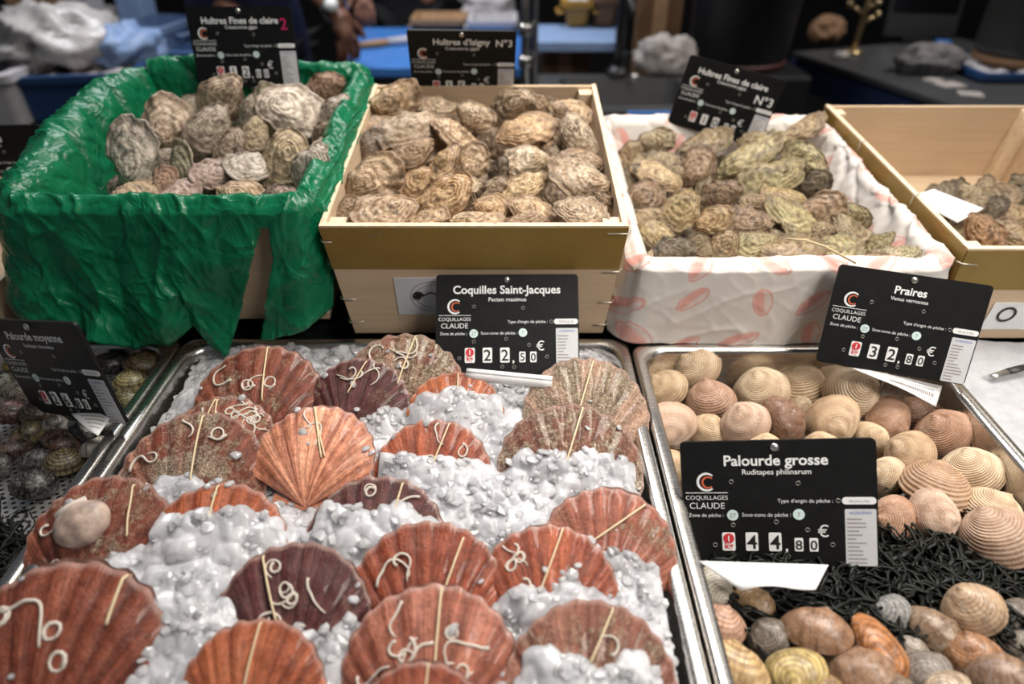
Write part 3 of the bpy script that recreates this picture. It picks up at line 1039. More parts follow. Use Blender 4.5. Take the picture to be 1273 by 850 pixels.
MID = [(492, 127, 66, 50, 15, 't', .016), (546, 136, 54, 28, 10, 'k'), (591, 146, 50, 38, -20, 'w', .006), (637, 130, 60, 44, 25, 'k', .014), (668, 127, 34, 28, -30, 'b', .008), (710, 138, 52, 30, -15, 't', .004), (473, 153, 50, 20, 12, 'b'), (505, 163, 88, 36, 16, 'k', .008),
       (555, 160, 44, 26, 5, 't'), (653, 162, 74, 42, 33, 'o', .008), (716, 172, 62, 52, -60, 'g', .010), (464, 182, 42, 34, 70, 'd'), (570, 174, 74, 24, -8, 't'), (514, 190, 54, 34, 25, 'b'), (551, 206, 62, 32, 48, 'o', .008), (586, 204, 54, 44, 60, 't', .008),
       (657, 200, 64, 40, -5, 'w', .006), (724, 198, 54, 26, -8, 'b'), (721, 223, 82, 50, -8, 'k', .014), (463, 223, 80, 58, 22, 't', .010), (517, 226, 48, 34, 60, 'o'), (650, 234, 66, 34, 15, 'y', .004), (620, 213, 40, 24, 70, 'd'), (614, 233, 38, 24, 30, 'k'),
       (551, 250, 84, 56, 32, 'o', .012), (576, 227, 40, 22, -35, 'w', .010), (478, 264, 78, 46, 24, 't', .010), (612, 257, 50, 36, 0, 'o', .006), (662, 261, 58, 36, -10, 't', .004), (722, 264, 64, 34, -5, 'k', .010), (590, 275, 70, 20, 5, 't', .004), (433, 262, 38, 30, 70, 'b'),
       (528, 274, 60, 24, 10, 'o', .006), (748, 251, 30, 24, -50, 'b'), (650, 275, 56, 18, -6, 'b', .004), (690, 180, 44, 26, 40, 'b', -.006), (536, 176, 44, 26, -20, 'k', -.004)]
MID_U = [(480, 175, 60), (520, 150, 60), (560, 150, 60), (612, 170, 62), (690, 150, 60), (480, 200, 64), (600, 230, 66), (690, 240, 66), (640, 250, 66), (500, 245, 66), (580, 260, 66), (450, 245, 60), (740, 235, 50), (630, 180, 60), (545, 225, 62), (690, 210, 62), (450, 275, 50), (700, 275, 50), (560, 190, 60)]
heap(CR_M, MID, MID_U, (145, 180, 212, 243), 'bare wooden crate', M['oyster_gold'], 200, lambda x, y: -0.012, 'golden-brown oysters in the bare wooden crate', 'shadowed oyster half buried under the golden-brown oysters of the bare crate')

PAP = [(815, 176, 46, 35, 10, 'g', .010), (782, 197, 46, 34, 75, 'b'), (823, 201, 46, 26, -10, 'k'), (876, 180, 66, 30, 8, 'k', .008), (867, 208, 54, 46, 70, 'p', .008), (930, 198, 90, 36, 14, 'n', .016), (1001, 200, 58, 50, -30, 'n', .014), (996, 164, 60, 26, 25, 't', .016),
       (945, 174, 56, 16, 10, 'k', .012), (817, 219, 66, 32, -38, 't', .006), (840, 215, 30, 20, 20, 'b'), (803, 244, 48, 36, 10, 'p', .010), (960, 223, 76, 52, 18, 'n', .014), (897, 241, 48, 42, 15, 'p', .006), (847, 260, 54, 40, 65, 'y', .008), (936, 253, 44, 24, -5, 'b'),
       (976, 244, 56, 20, -12, 'y', .006), (1018, 263, 62, 48, 20, 'p', .012), (986, 272, 78, 36, -28, 'n', .008), (885, 275, 50, 34, 10, 'o', .004), (930, 276, 56, 38, -20, 'p', .006), (1060, 269, 46, 38, -35, 'n', .008), (802, 273, 46, 32, 20, 't', .004), (818, 291, 52, 36, -40, 'y', .008),
       (838, 309, 48, 32, 8, 'd', .012), (870, 308, 38, 30, -30, 'k', .004), (900, 307, 44, 34, 60, 't', .006), (936, 304, 56, 36, 25, 'n', .006), (979, 313, 80, 36, 8, 'b', .010), (1036, 311, 66, 40, 12, 'n', .006), (1060, 290, 62, 30, -20, 'k'), (1112, 319, 54, 28, 12, 'g', .012),
       (1080, 324, 48, 18, 5, 'b', .006), (1014, 228, 40, 30, 30, 'd'), (784, 224, 40, 30, 60, 'd'), (1092, 304, 40, 24, 30, 'n', .002), (1012, 290, 46, 26, 15, 'b', .0), (960, 290, 40, 22, -10, 'k', -.004)]
PAP_U = [(800, 215, 60), (850, 195, 60), (905, 215, 60), (880, 250, 62), (830, 280, 62), (960, 255, 64), (1000, 240, 60), (910, 292, 64), (1040, 285, 60), (860, 290, 60), (990, 290, 64), (1070, 310, 56), (800, 300, 50), (925, 230, 60), (1025, 235, 50), (850, 232, 60), (960, 320, 56), (1000, 180, 54)]
heap(CR_P, PAP, PAP_U, (188, 230, 268, 296), 'paper-lined crate', M['oyster_olive'], 300, lambda x, y: -0.008, 'olive-brown oysters in the paper-lined crate', 'shadowed oyster half buried under the olive-brown oysters of the paper-lined crate')
P0 = on_plane(978, 297, CR_P['top'] + CR_P['n'] * .022, CR_P['n'])
P1 = on_plane(1025, 306, CR_P['top'] + CR_P['n'] * .026, CR_P['n'])
P2 = on_plane(1064, 327, CR_P['top'] + CR_P['n'] * .016, CR_P['n'])
tag(MB().tube([P0, P0.lerp(P1, .5) + Vector((0, .002, .002)), P1, P2], 0.0011, 6).build('straw_strand', M['straw'], smooth=True), 'pale straw strand lying across the oysters of the paper-lined crate', 'straw')

FAR = [(1168, 241, 40, 22, 10, 'd'), (1200, 240, 40, 24, -15, 'k'), (1238, 243, 46, 26, 5, 'b'), (1268, 246, 40, 26, 25, 'd'), (1228, 262, 46, 28, 30, 'd'), (1256, 268, 50, 30, -12, 'b'), (1206, 258, 42, 26, 40, 'k'), (1224, 290, 56, 42, -60, 'r', .006), (1258, 294, 56, 38, -30, 'b', .006), (1285, 275, 50, 32, 20, 'k'), (1290, 300, 50, 30, 0, 'b'), (1222, 233, 30, 18, 45, 't')]
FAR_U = [(1190, 252, 60), (1245, 256, 60), (1240, 280, 60), (1275, 285, 60), (1215, 275, 60), (1270, 262, 60), (1205, 290, 50), (1175, 246, 50), (1240, 300, 60), (1280, 240, 60)]
heap(CR_F, FAR, FAR_U, (251, 280), 'gold-sided crate', M['oyster_olive'], 400, lambda x, y: -0.052, 'oysters in the gold-sided crate', 'shadowed oyster half buried under the others of the gold-sided crate')
c4 = [on_plane(x, y, CR_F['top'] + CR_F['n'] * dz, CR_F['n']) for x, y, dz in ((1190, 277, -.034), (1222, 260, -.036), (1160, 236, -.030), (1130, 246, -.030))]
tag(MB().add(c4 + [p + Vector((0, 0, .0012)) for p in c4], [(3, 2, 1, 0), (4, 5, 6, 7), (0, 1, 5, 4), (1, 2, 6, 5), (2, 3, 7, 6), (3, 0, 4, 7)]).build('paper_card', M['paper']), 'blank white card lying on the oysters in the gold-sided crate', 'card')


# ---------------------------------------------------------------- scallops on ice
RIBS, PHI = 13, math.radians(60)


def sc_rm(ph):
    return 2.0 * max(0.05, math.cos(ph)) ** 0.70


def sc_z(x, y, H=0.24, rib=True):
    """height of the shell over the plane of its margin; radius 1, hinge at (0, -1), fan towards +y; also growth and rib"""
    ph = math.atan2(x, y + 1.0)
    r = math.hypot(x, y + 1.0)
    s = r / sc_rm(ph)
    if s >= 1:
        return 0.0, 1.0, 0.0
    edge = clamp(abs(ph) / PHI)
    rb = 0.5 + 0.5 * math.cos(ph / PHI * math.pi * RIBS)
    rb = rb ** 0.6
    z = H * (math.sin(math.pi * min(1, s) ** 0.80)) ** 0.8 * (1 - edge ** 4)
    if rib:
        z += 0.019 * rb * min(1, s * 1.4) * (1 - edge ** 6)
    return z, s, rb


def scallop_valve(seed, side, H, over=1.0):
    V, gr, rd, an, Fc = [], [], [], [], []
    NS, NP = 26, 15 * 8
    for i in range(NS + 1):
        s = i / NS
        for k in range(NP + 1):
            ph = -PHI + 2 * PHI * k / NP
            wav = 1 + 0.009 * math.cos(ph / PHI * math.pi * RIBS) * s ** 4 + 0.02 * nz(ph * 2.5 + seed, s * 1.0) * s + 0.010 * nz(ph * 9 + seed, 3.0) * s
            r = sc_rm(ph) * s * over * wav
            x, y = r * math.sin(ph), r * math.cos(ph) - 1
            edge = clamp(abs(ph) / PHI)
            rb = (0.5 + 0.5 * math.cos(ph / PHI * math.pi * RIBS)) ** 0.6
            z = H * max(0, math.sin(math.pi * s ** 0.80)) ** 0.8 * (1 - edge ** 4)
            z += 0.019 * rb * min(1, s * 1.4) * (1 - edge ** 6)
            z += 0.012 * nz(x * 4 + seed, y * 4, side)
            V.append((x, y, side * (z + 0.004)))
            gr.append(s)
            rd.append(rb)
            an.append(ph)
    for i in range(NS):
        for k in range(NP):
            f = (i * (NP + 1) + k, (i + 1) * (NP + 1) + k, (i + 1) * (NP + 1) + k + 1, i * (NP + 1) + k + 1)
            Fc.append(f if side < 0 else f[::-1])
    # ears beside the hinge
    b = len(V)
    NE = 8
    for sx in (-1, 1):
        b = len(V)
        for i in range(NE + 1):
            for j in range(4):
                u, v = i / NE, j / 3
                x = sx * 0.62 * u
                ytop = -1 + 0.62 * u * math.cos(PHI) / math.sin(PHI) * 0.95 + 0.02
                y = -1.02 + (ytop + 1.02 - (0.07 * u)) * v
                z = side * (0.03 * v * (1 - u) + 0.012 + 0.008 * math.cos(v * 9))
                V.append((x, y, z))
                gr.append(0.35 + 0.3 * u)
                an.append(2 + v)
                rd.append(0.5 + 0.5 * math.cos(v * 9))
        for i in range(NE):
            for j in range(3):
                f = (b + i * 4 + j, b + i * 4 + j + 1, b + (i + 1) * 4 + j + 1, b + (i + 1) * 4 + j)
                Fc.append(f if side * sx < 0 else f[::-1])
    return mesh_data('scallop_valve', V, Fc, M['scallop'], True, {'growth': gr, 'ridge': rd, 'angle': an})


UPV = [scallop_valve(i * 5.3, 1, h, o) for i, (h, o) in enumerate([(.22, 1.0), (.25, .99), (.20, 1.01), (.24, 1.0)])]
LOV = [scallop_valve(40 + i * 5.3, -1, h, o) for i, (h, o) in enumerate([(.15, 1.0), (.17, 1.003)])]
SHELLS = []  # (inverse matrix, matrix) of every scallop for the ice
RG = random.Random(5)


def scallop(cx, cy, w, axis, colour, crust, label, bands=(), worms=(), tilt=34, zc=0.976, yaw=0.0, cover=-0.45):
    """axis: degrees the fan leans clockwise in view; bands: ((x, y), (x, y)) in shell units; worms: (x, y, size) in shell units"""
    P = G(cx, cy, zc)
    R = w * depth(P) / F_PX / 2 / 1.09
    n = (Matrix.Rotation(math.radians(yaw), 3, 'Z') @ Vector((0, -math.sin(math.radians(tilt)), math.cos(math.radians(tilt))))).normalized()
    up = Matrix.Rotation(-math.radians(axis), 3, n) @ (Vector((0, 0, 1)) - n * n.z).normalized() if tilt else Vector((0, 1, 0))
    ex = up.cross(n)
    m = Matrix.Translation(P) @ Matrix((ex, up, n)).transposed().to_4x4() @ Matrix.Diagonal((R, R, R, 1))
    r = bpy.data.objects.new('scallop', None)
    r.empty_display_size = 0.3
    link(r)
    r.matrix_world = m
    tag(r, label, 'scallop', 'banded scallops on the ice')
    i = len(SHELLS)
    for nm, me, dk in (('upper_valve', UPV[i % 4], 1.0), ('lower_valve', LOV[i % 2], 0.8)):
        o = link(bpy.data.objects.new(nm, me), r)
        o.color = (*[c * dk for c in colour], crust)
    for (x0, y0), (x1, y1) in bands:
        pts = []
        for k in range(15):
            t = k / 14
            x, y = x0 + (x1 - x0) * t, y0 + (y1 - y0) * t
            pts.append((x, y, sc_z(x, y, .24)[0] + 0.045))
        d = Vector((x0 - x1, y0 - y1, 0)).normalized()
        top = Vector((x0, y0, 0)) + d * 0.03
        pts = [(x1, y1, -0.20), (top.x, top.y, -0.09), (top.x, top.y, 0.02)] + pts
        MB().tube(pts, 0.016, 7).build('elastic_band', M['string'], r, smooth=True)
    rg = random.Random(900 + i)
    for wx, wy, ws in worms:
        a = rg.uniform(0, 6.28)
        x, y = wx, wy
        pts = []
        turn = rg.uniform(-.5, .5)
        for k in range(int(8 + ws * 6)):
            z, s, _ = sc_z(x, y, .235)
            if s > 0.97:
                break
            pts.append((x, y, z + 0.018))
            turn = clamp(turn + rg.uniform(-.32, .32), -.7, .7)
            a += turn
            x += 0.048 * math.cos(a)
            y += 0.048 * math.sin(a)
        if len(pts) > 3:
            MB().tube(pts, [0.012 + 0.012 * k / len(pts) for k in range(len(pts))], 6).build('worm_tube', M['worm'], r, smooth=True)
    SHELLS.append((m.inverted(), m, R, cover))
    return r


def wr(n, cx, cy, sx, sy, seed):
    g = random.Random(seed)
    return [(cx + g.uniform(-sx, sx), cy + g.uniform(-sy, sy), g.uniform(.6, 2.0)) for _ in range(n if n > 20 else int(n * .62) + 1)]


RED, ORNG, PALE, DRK, BRN, PNK = (0.36, 0.082, 0.034), (0.47, 0.125, 0.048), (0.74, 0.31, 0.18), (0.11, 0.026, 0.026), (0.28, 0.078, 0.042), (0.44, 0.15, 0.092)
scallop(500, 480, 150, 0, (0.30, 0.09, 0.06), .80, 'greyish encrusted scallop at the back of the ice, under the bare crate front', [((.2, .93), (-.05, -.1))], wr(5, .1, .4, .5, .4, 1), cover=-0.7)
scallop(322, 497, 156, -4, BRN, .50, 'dark red scallop at the back of the ice below the green film', [((.12, .93), (.16, -.1))], wr(7, 0, .3, .7, .5, 2), cover=-0.9)
scallop(446, 500, 122, 10, DRK, .40, 'small dark red scallop with chalky tubes behind the pale orange one', [((-.05, .93), (-.22, .1))], wr(9, -.2, .4, .6, .4, 3), cover=-0.6)
scallop(566, 514, 118, 0, ORNG, .30, 'scallop almost buried in ice directly under the scallop price sign', [((.05, .93), (.05, .2))], cover=0.35)
scallop(729, 512, 152, 8, (0.44, 0.22, 0.15), .98, 'beige heavily encrusted scallop beside the rolled ticket', [((.02, .93), (-.16, -.1))], cover=-0.9)
scallop(276, 552, 136, 4, PNK, .62, 'scallop with a thick tangle of white worm tubes along its margin', [((-.3, .86), (-.35, .4)), ((-.25, .86), (-.16, .45))], wr(22, .3, .55, .55, .3, 4), cover=-0.9)
scallop(240, 594, 178, -3, BRN, .68, 'encrusted scallop lying against the tray rim near the dark clams', [((.08, .93), (.10, -.1))], wr(4, -.2, .4, .5, .4, 5), cover=-0.25)
scallop(709, 581, 176, 4, (0.27, 0.10, 0.065), .72, 'wide brown muddy scallop in front of the beige encrusted one', [((.15, .92), (-.12, -.1))], cover=0.08)
scallop(538, 587, 144, 4, RED, .34, 'red scallop in the middle of the ice with ice heaped below it', [((.22, .92), (-.02, -.05))], wr(4, .2, .3, .6, .4, 6), cover=0.12)
scallop(391, 566, 146, 0, PALE, .12, 'pale orange scallop showing its whole fan and hinge', [((-.12, .93), (.28, -.12)), ((-.1, .93), (.22, -.14))], wr(2, .2, .3, .4, .3, 7), tilt=25, zc=0.988, cover=-1.6)
scallop(126, 676, 178, 0, BRN, .55, 'scallop at the tray edge with a slipper limpet grown on it', [((.36, .86), (.50, .1))], wr(3, -.5, .0, .2, .3, 8), cover=-0.5)
scallop(268, 682, 176, 0, ORNG, .22, 'orange-red scallop nearly covered by ice next to the limpet one', [((-.08, .93), (-.08, .4))], wr(4, .5, .3, .4, .4, 9), cover=0.42)
scallop(468, 672, 172, 6, DRK, .20, 'purple-black scallop with white worm tubes behind the brown-red one', [((.28, .9), (.22, .2))], wr(12, .05, .5, .5, .3, 10), cover=0.4)
scallop(758, 682, 164, 14, PNK, .50, 'pinkish scallop near the clam tray rim with a slanting band', [((.42, .82), (-.34, .02))], cover=-0.15)
scallop(530, 740, 190, -3, RED, .30, 'brown-red scallop with deep ribs behind the large tube-covered one', [((.55, .74), (.22, -.10))], wr(3, -.2, .2, .5, .4, 11), cover=-0.7)
scallop(681, 733, 170, 2, RED, .26, 'red scallop with a heap of ice splitting its fan', [((.22, .92), (-.20, -.2))], wr(8, -.4, .3, .3, .4, 12), cover=-0.25)
scallop(363, 766, 190, -6, DRK, .12, 'dark purple-brown scallop with loose white worm tubes', [((-.40, .84), (-.12, -.05))], wr(11, .15, .25, .55, .4, 13), cover=-0.35)
scallop(68, 832, 282, -6, BRN, .30, 'largest scallop at the corner of the ice, dark brown-red', [((.62, .76), (.56, .35))], wr(5, -.2, .3, .5, .4, 14), cover=-0.5)
scallop(736, 848, 204, 8, (0.34, 0.13, 0.085), .62, 'muddy scallop half under ice at the front near the clam tray', [((.18, .92), (-.08, .25))], wr(4, .3, .2, .4, .4, 15), cover=0.12)
scallop(536, 832, 216, 0, PNK, .36, 'large scallop with many chalky tubes at the front middle', [((.10, .93), (.06, -.3))], wr(15, -.1, .25, .7, .5, 16), cover=-0.6)
scallop(314, 858, 178, 0, ORNG, .10, 'red scallop with pale rays at the front edge of the ice', [((.02, .93), (-.06, -.3))], cover=-0.5)
scallop(522, 908, 172, 0, RED, .12, 'red scallop cut off by the front edge, before the large tube-covered one', [((.1, .93), (.05, -.1))], zc=0.985, cover=-0.9)

# slipper limpet grown on the scallop at the tray edge
lim_root = [o for o in bpy.data.objects if o.get('label', '').startswith('scallop at the tray edge')][0]
V, Fc, gr = [], [], []
for i in range(17):
    t = i / 16
    for k in range(36):
        a = 2 * math.pi * k / 36
        rr = math.sin(t * math.pi / 2)
        x, y = 0.40 * rr * math.cos(a), 0.34 * rr * math.sin(a)
        V.append((x - .06 * (1 - t), y + 0.02 * nz(x * 5, y * 5), 0.30 * math.cos(t * math.pi / 2) ** 0.8 + 0.02 * nz(x * 6, y * 6, 3) + 0.025 * max(0, 1 - abs(y - x * .8 + .05) * 12) * (1 - t)))
        gr.append(t)
for i in range(16):
    for k in range(36):
        k2 = (k + 1) % 36
        Fc.append((i * 36 + k, (i + 1) * 36 + k, (i + 1) * 36 + k2, i * 36 + k2))
lim = mk('slipper_limpet', V, Fc, M['limpet'], lim_root)
lim.location = (-0.20, 0.28, 0.20)
lim.rotation_euler = (0.0, 0.0, 0.6)
lim['label'] = 'pale round slipper limpet'
V = []
for i in range(9):
    for j in range(5):
        u, v = i / 8, j / 4
        x, y = -0.30 + 0.5 * u, 0.16 + 0.2 * v
        V.append((x, y, 0.06 + 0.14 * math.sin(math.pi * u) * math.sin(math.pi * (0.2 + .6 * v))))
mk('limpet_shelf', V, [(i * 5 + j, (i + 1) * 5 + j, (i + 1) * 5 + j + 1, i * 5 + j + 1) for i in range(8) for j in range(4)], M['worm'], lim)

# heights of the ice: a bed plus heaps read off the photo (px, py, radius m, height m)
HEAPS = [(622, 625, .050, .012), (590, 512, .030, .010), (640, 520, .03, .008), (235, 745, .055, .016), (215, 800, .06, .016), (160, 700, .03, .014), (410, 800, .035, .010), (700, 800, .034, .016), (672, 672, .018, .022), (752, 570, .026, .014), (720, 745, .028, .014), (800, 715, .03, .012),
         (250, 668, .034, .018), (330, 655, .018, .012), (540, 612, .035, .012), (700, 730, .02, .012), (400, 660, .03, .012), (455, 560, .03, .012), (660, 585, .03, .010), (780, 610, .03, .010), (830, 760, .03, .008), (150, 650, .024, .016), (390, 690, .03, .006), (420, 530, .02, .006),
         (480, 515, .02, .014), (265, 590, .026, .012), (110, 780, .03, .014), (395, 545, .012, .004), (790, 810, .03, .010), (690, 560, .016, .010), (650, 745, .02, .010)]
HEAPS = [(G(x, y, .975), r, h) for x, y, r, h in HEAPS]


def plane_at(mi, m, x, y):
    n = m.to_3x3().col[2].normalized()
    p0 = m.translation
    z = p0.z - (n.x * (x - p0.x) + n.y * (y - p0.y)) / n.z
    return z, mi @ Vector((x, y, z)), n.z


def ice_h(x, y):
    z = 0.966 + 0.005 * nz(x * 18, y * 18, 2) + 0.003 * nz(x * 50, y * 50, 5)
    for p, r, h in HEAPS:
        q = ((x - p.x) ** 2 + (y - p.y) ** 2) / (r * r)
        if q < 4:
            z += h * math.exp(-q * 1.6)
    for e in (x + 0.352, 0.112 - x):
        z -= 0.010 * clamp(1 - e / 0.03)
    # ice heaped over the hinge end of each shell
    top = z
    for mi, m, R, cv in SHELLS:
        if abs(x - m.translation.x) > R * 1.1 or abs(y - m.translation.y) > R * 1.1:
            continue
        zp, q, nzz = plane_at(mi, m, x, y)
        if abs(q.x) < 1.0 and -1.15 < q.y < cv + .4:
            h, s, _ = sc_z(q.x, q.y, .22, False)
            lim = cv + 0.20 * nz(x * 40, y * 40, 3) + 0.10 * nz(x * 110, y * 110, 4)
            t = sstep(lim + .16, lim - .10, q.y) * sstep(1.0, .8, abs(q.x))
            if t > 0:
                top = max(top, z + (max(z, zp + h * R / nzz + 0.004) - z) * t)
    return top


def shell_h(x, y):
    """top of the highest scallop over (x, y), or None"""
    best = None
    for mi, m, R, _cv in SHELLS:
        # meet the vertical line with the shell's plane
        n = m.to_3x3().col[2].normalized()
        p0 = m.translation
        z = p0.z - (n.x * (x - p0.x) + n.y * (y - p0.y)) / n.z
        q = mi @ Vector((x, y, z))
        h, s, _ = sc_z(q.x, q.y, .22, False)
        if s < 1 and abs(math.atan2(q.x, q.y + 1)) < PHI:
            zz = z + h * R / n.z
            if best is None or zz > best:
                best = zz
    return best


import numpy as np
NX, NY = 150, 160
X0, X1, Y0, Y1 = -0.352, 0.112, 0.09, 0.585
low = np.array([[ice_h(X0 + (X1 - X0) * i / NX, Y0 + (Y1 - Y0) * j / NY) for j in range(NY + 1)] for i in range(NX + 1)])
FX, FY = 480, 512
gx = np.linspace(0, NX, FX + 1)
gy = np.linspace(0, NY, FY + 1)
ix, iy = np.minimum(gx.astype(int), NX - 1), np.minimum(gy.astype(int), NY - 1)
tx, ty = (gx - ix)[:, None], (gy - iy)[None, :]
hz = low[ix][:, iy] * (1 - tx) * (1 - ty) + low[ix + 1][:, iy] * tx * (1 - ty) + low[ix][:, iy + 1] * (1 - tx) * ty + low[ix + 1][:, iy + 1] * tx * ty
flakes = hz - 0.004
dx, dy = (X1 - X0) / FX, (Y1 - Y0) / FY
rg = random.Random(77)
loose = []
for q in range(15000):
    x, y = rg.uniform(X0, X1), rg.uniform(Y0, Y1)
    fine = clamp((x + .05) * 5 + (y - .38) * 2)
    s = (rg.uniform(0.0050, 0.0105) if rg.random() < .6 else rg.uniform(.0025, .005)) * (1 - 0.38 * fine)
    ci, cj = int((x - X0) / dx), int((y - Y0) / dy)
    ri, rj = int(s * 1.4 / dx) + 1, int(s * 1.4 / dy) + 1
    i0, i1, j0, j1 = max(0, ci - ri), min(FX, ci + ri), max(0, cj - rj), min(FY, cj + rj)
    if i1 - i0 < 2 or j1 - j0 < 2:
        continue
    U_, V_ = np.meshgrid(X0 + dx * np.arange(i0, i1 + 1) - x, Y0 + dy * np.arange(j0, j1 + 1) - y, indexing='ij')
    an = rg.uniform(0, 3.14)
    e1_, e2_ = U_ * math.cos(an) + V_ * math.sin(an), (-U_ * math.sin(an) + V_ * math.cos(an)) * rg.uniform(1.0, 1.5)
    d1 = ((np.abs(e1_) ** 3.0 + np.abs(e2_) ** 3.0) ** (1 / 3.0) + 0.35 * np.abs(e1_ * rg.uniform(-1, 1) + e2_ * rg.uniform(-1, 1))) / s
    d2 = 0.10 * d1 + 1.5 * np.maximum(0, d1 - 0.70) ** 1.3
    zc = hz[min(FX, max(0, ci)), min(FY, max(0, cj))] + rg.uniform(-.30, .22) * s
    zz = zc + e1_ * rg.uniform(-.30, .30) + e2_ * rg.uniform(-.30, .30) - s * 0.42 * d2
    np.maximum(flakes[i0:i1 + 1, j0:j1 + 1], zz, out=flakes[i0:i1 + 1, j0:j1 + 1])
V = [(X0 + dx * i, Y0 + dy * j, float(flakes[i, j])) for i in range(FX + 1) for j in range(FY + 1)]
ice = mk('crushed_ice', V, [(i * (FY + 1) + j, (i + 1) * (FY + 1) + j, (i + 1) * (FY + 1) + j + 1, i * (FY + 1) + j + 1) for i in range(FX) for j in range(FY)], M['ice'])
tag(ice, 'crushed ice packed around the scallops in the wide tray', 'ice', kind='stuff')

# loose chips on top: part of the same ice
bm = bmesh.new()
bmesh.ops.create_icosphere(bm, subdivisions=1, radius=1.0)
ico = [v.co.copy() for v in bm.verts]
CHIP = [[Vector([math.copysign(abs(u) ** 0.8, u) for u in q]) * (1 + 0.34 * noise.noise(q * 1.1 + Vector((t * 3.7, 0, 0))) + 0.16 * noise.noise(q * 2.6 + Vector((0, t * 5.1, 0)))) for q in ico] for t in range(12)]
icf = [tuple(v.index for v in f.verts) for f in bm.faces]
bm.free()
mb = MB()
for _ in range(2600):
    x, y = rg.uniform(X0, X1), rg.uniform(0.17, Y1)
    zi = ice_h(x, y)
    sh = shell_h(x, y)
    if sh is not None and sh > zi + 0.0025 and rg.random() < 0.965:
        continue
    fine = clamp((x + .05) * 5 + (y - .38) * 2)
    s = rg.uniform(0.0030, 0.0070) * (1 - 0.40 * fine)
    z = max(zi, sh if sh is not None and sh < zi + .02 else zi) + rg.uniform(-0.2, 0.3) * s
    if sh is not None and sh > zi + .0025:
        z, s = sh + 0.001, s * 0.7
    M3 = Matrix.Rotation(rg.uniform(0, 6.28), 3, 'Z') @ Matrix.Rotation(rg.uniform(-.5, .5), 3, 'X') @ Matrix.Rotation(rg.uniform(-.5, .5), 3, 'Y')
    sc = Vector((s * rg.uniform(.8, 1.4), s * rg.uniform(.7, 1.1), s * rg.uniform(.30, .55)))
    c = Vector((x, y, z))
    mb.add([c + M3 @ Vector((v.x * sc.x, v.y * sc.y, v.z * sc.z)) for v in rg.choice(CHIP)], icf)
chips = mb.build('ice_chips', M['ice'], ice, smooth=False, bevel=0.0003, seg=1)
chips['kind'] = 'stuff'

# ice bed beside the clam tray
V = []
for i in range(61):
    for j in range(61):
        x, y = 0.474 + 0.75 * i / 60, 0.05 + 0.555 * j / 60
        V.append((x, y, 0.962 + 0.004 * nz(x * 14, y * 14, 8) + 0.0022 * nz(x * 60, y * 60, 3)))
b2 = mk('fine_ice', V, [(i * 61 + j, (i + 1) * 61 + j, (i + 1) * 61 + j + 1, i * 61 + j + 1) for i in range(60) for j in range(60)], M['ice_fine'])
sk = MB().box((0.474, .05, .896), (1.224, .605, .955)).build('ice_body', M['ice_fine'], b2)
tag(b2, 'smooth bed of fine ice beside the clam tray', 'ice', kind='stuff')
st = empty('black_strap', 'end of a black strap with a metal tip lying on the fine ice', 'strap', G(1255, 462, .966))
o0 = G(1255, 462, .966)
MB().tube([G(1300, 452, .972) - o0, G(1270, 457, .972) - o0, G(1252, 462, .971) - o0], 0.0045, 8, flat=.4).build('strap', M['black'], st, smooth=True)
MB().tube([G(1252, 462, .971) - o0, G(1240, 466, .970) - o0, G(1232, 468, .970) - o0], [.004, .004, .003], 8, flat=.5).build('metal_tip', M['stud'], st, smooth=True)


# ---------------------------------------------------------------- clams
def clams(items, datas, base_z, group, aspect, seed):
    rg = random.Random(seed)
    for x, y, w, h, rot, col, label, *ex in items:
        dz = ex[0] if ex else 0
        tip = ex[1] if len(ex) > 1 else 1
        P = G(x, y, base_z(x, y) + dz)
        di = ex[2] if len(ex) > 2 else rg.randrange(len(datas))
        o = link(bpy.data.objects.new('clam', datas[di]))
        o.matrix_world = pose(x, y, P, w * 1.05, h * 1.05, rot + rg.choice((0, 0, 180)), aspect, tip, rg.choice((0, 35, -35, 70)) if aspect > .8 else 0)
        o.color = (*[min(1, q * (1.38 if aspect == .78 else 1)) for q in col], 1)
        tag(o, label, 'clam', group)


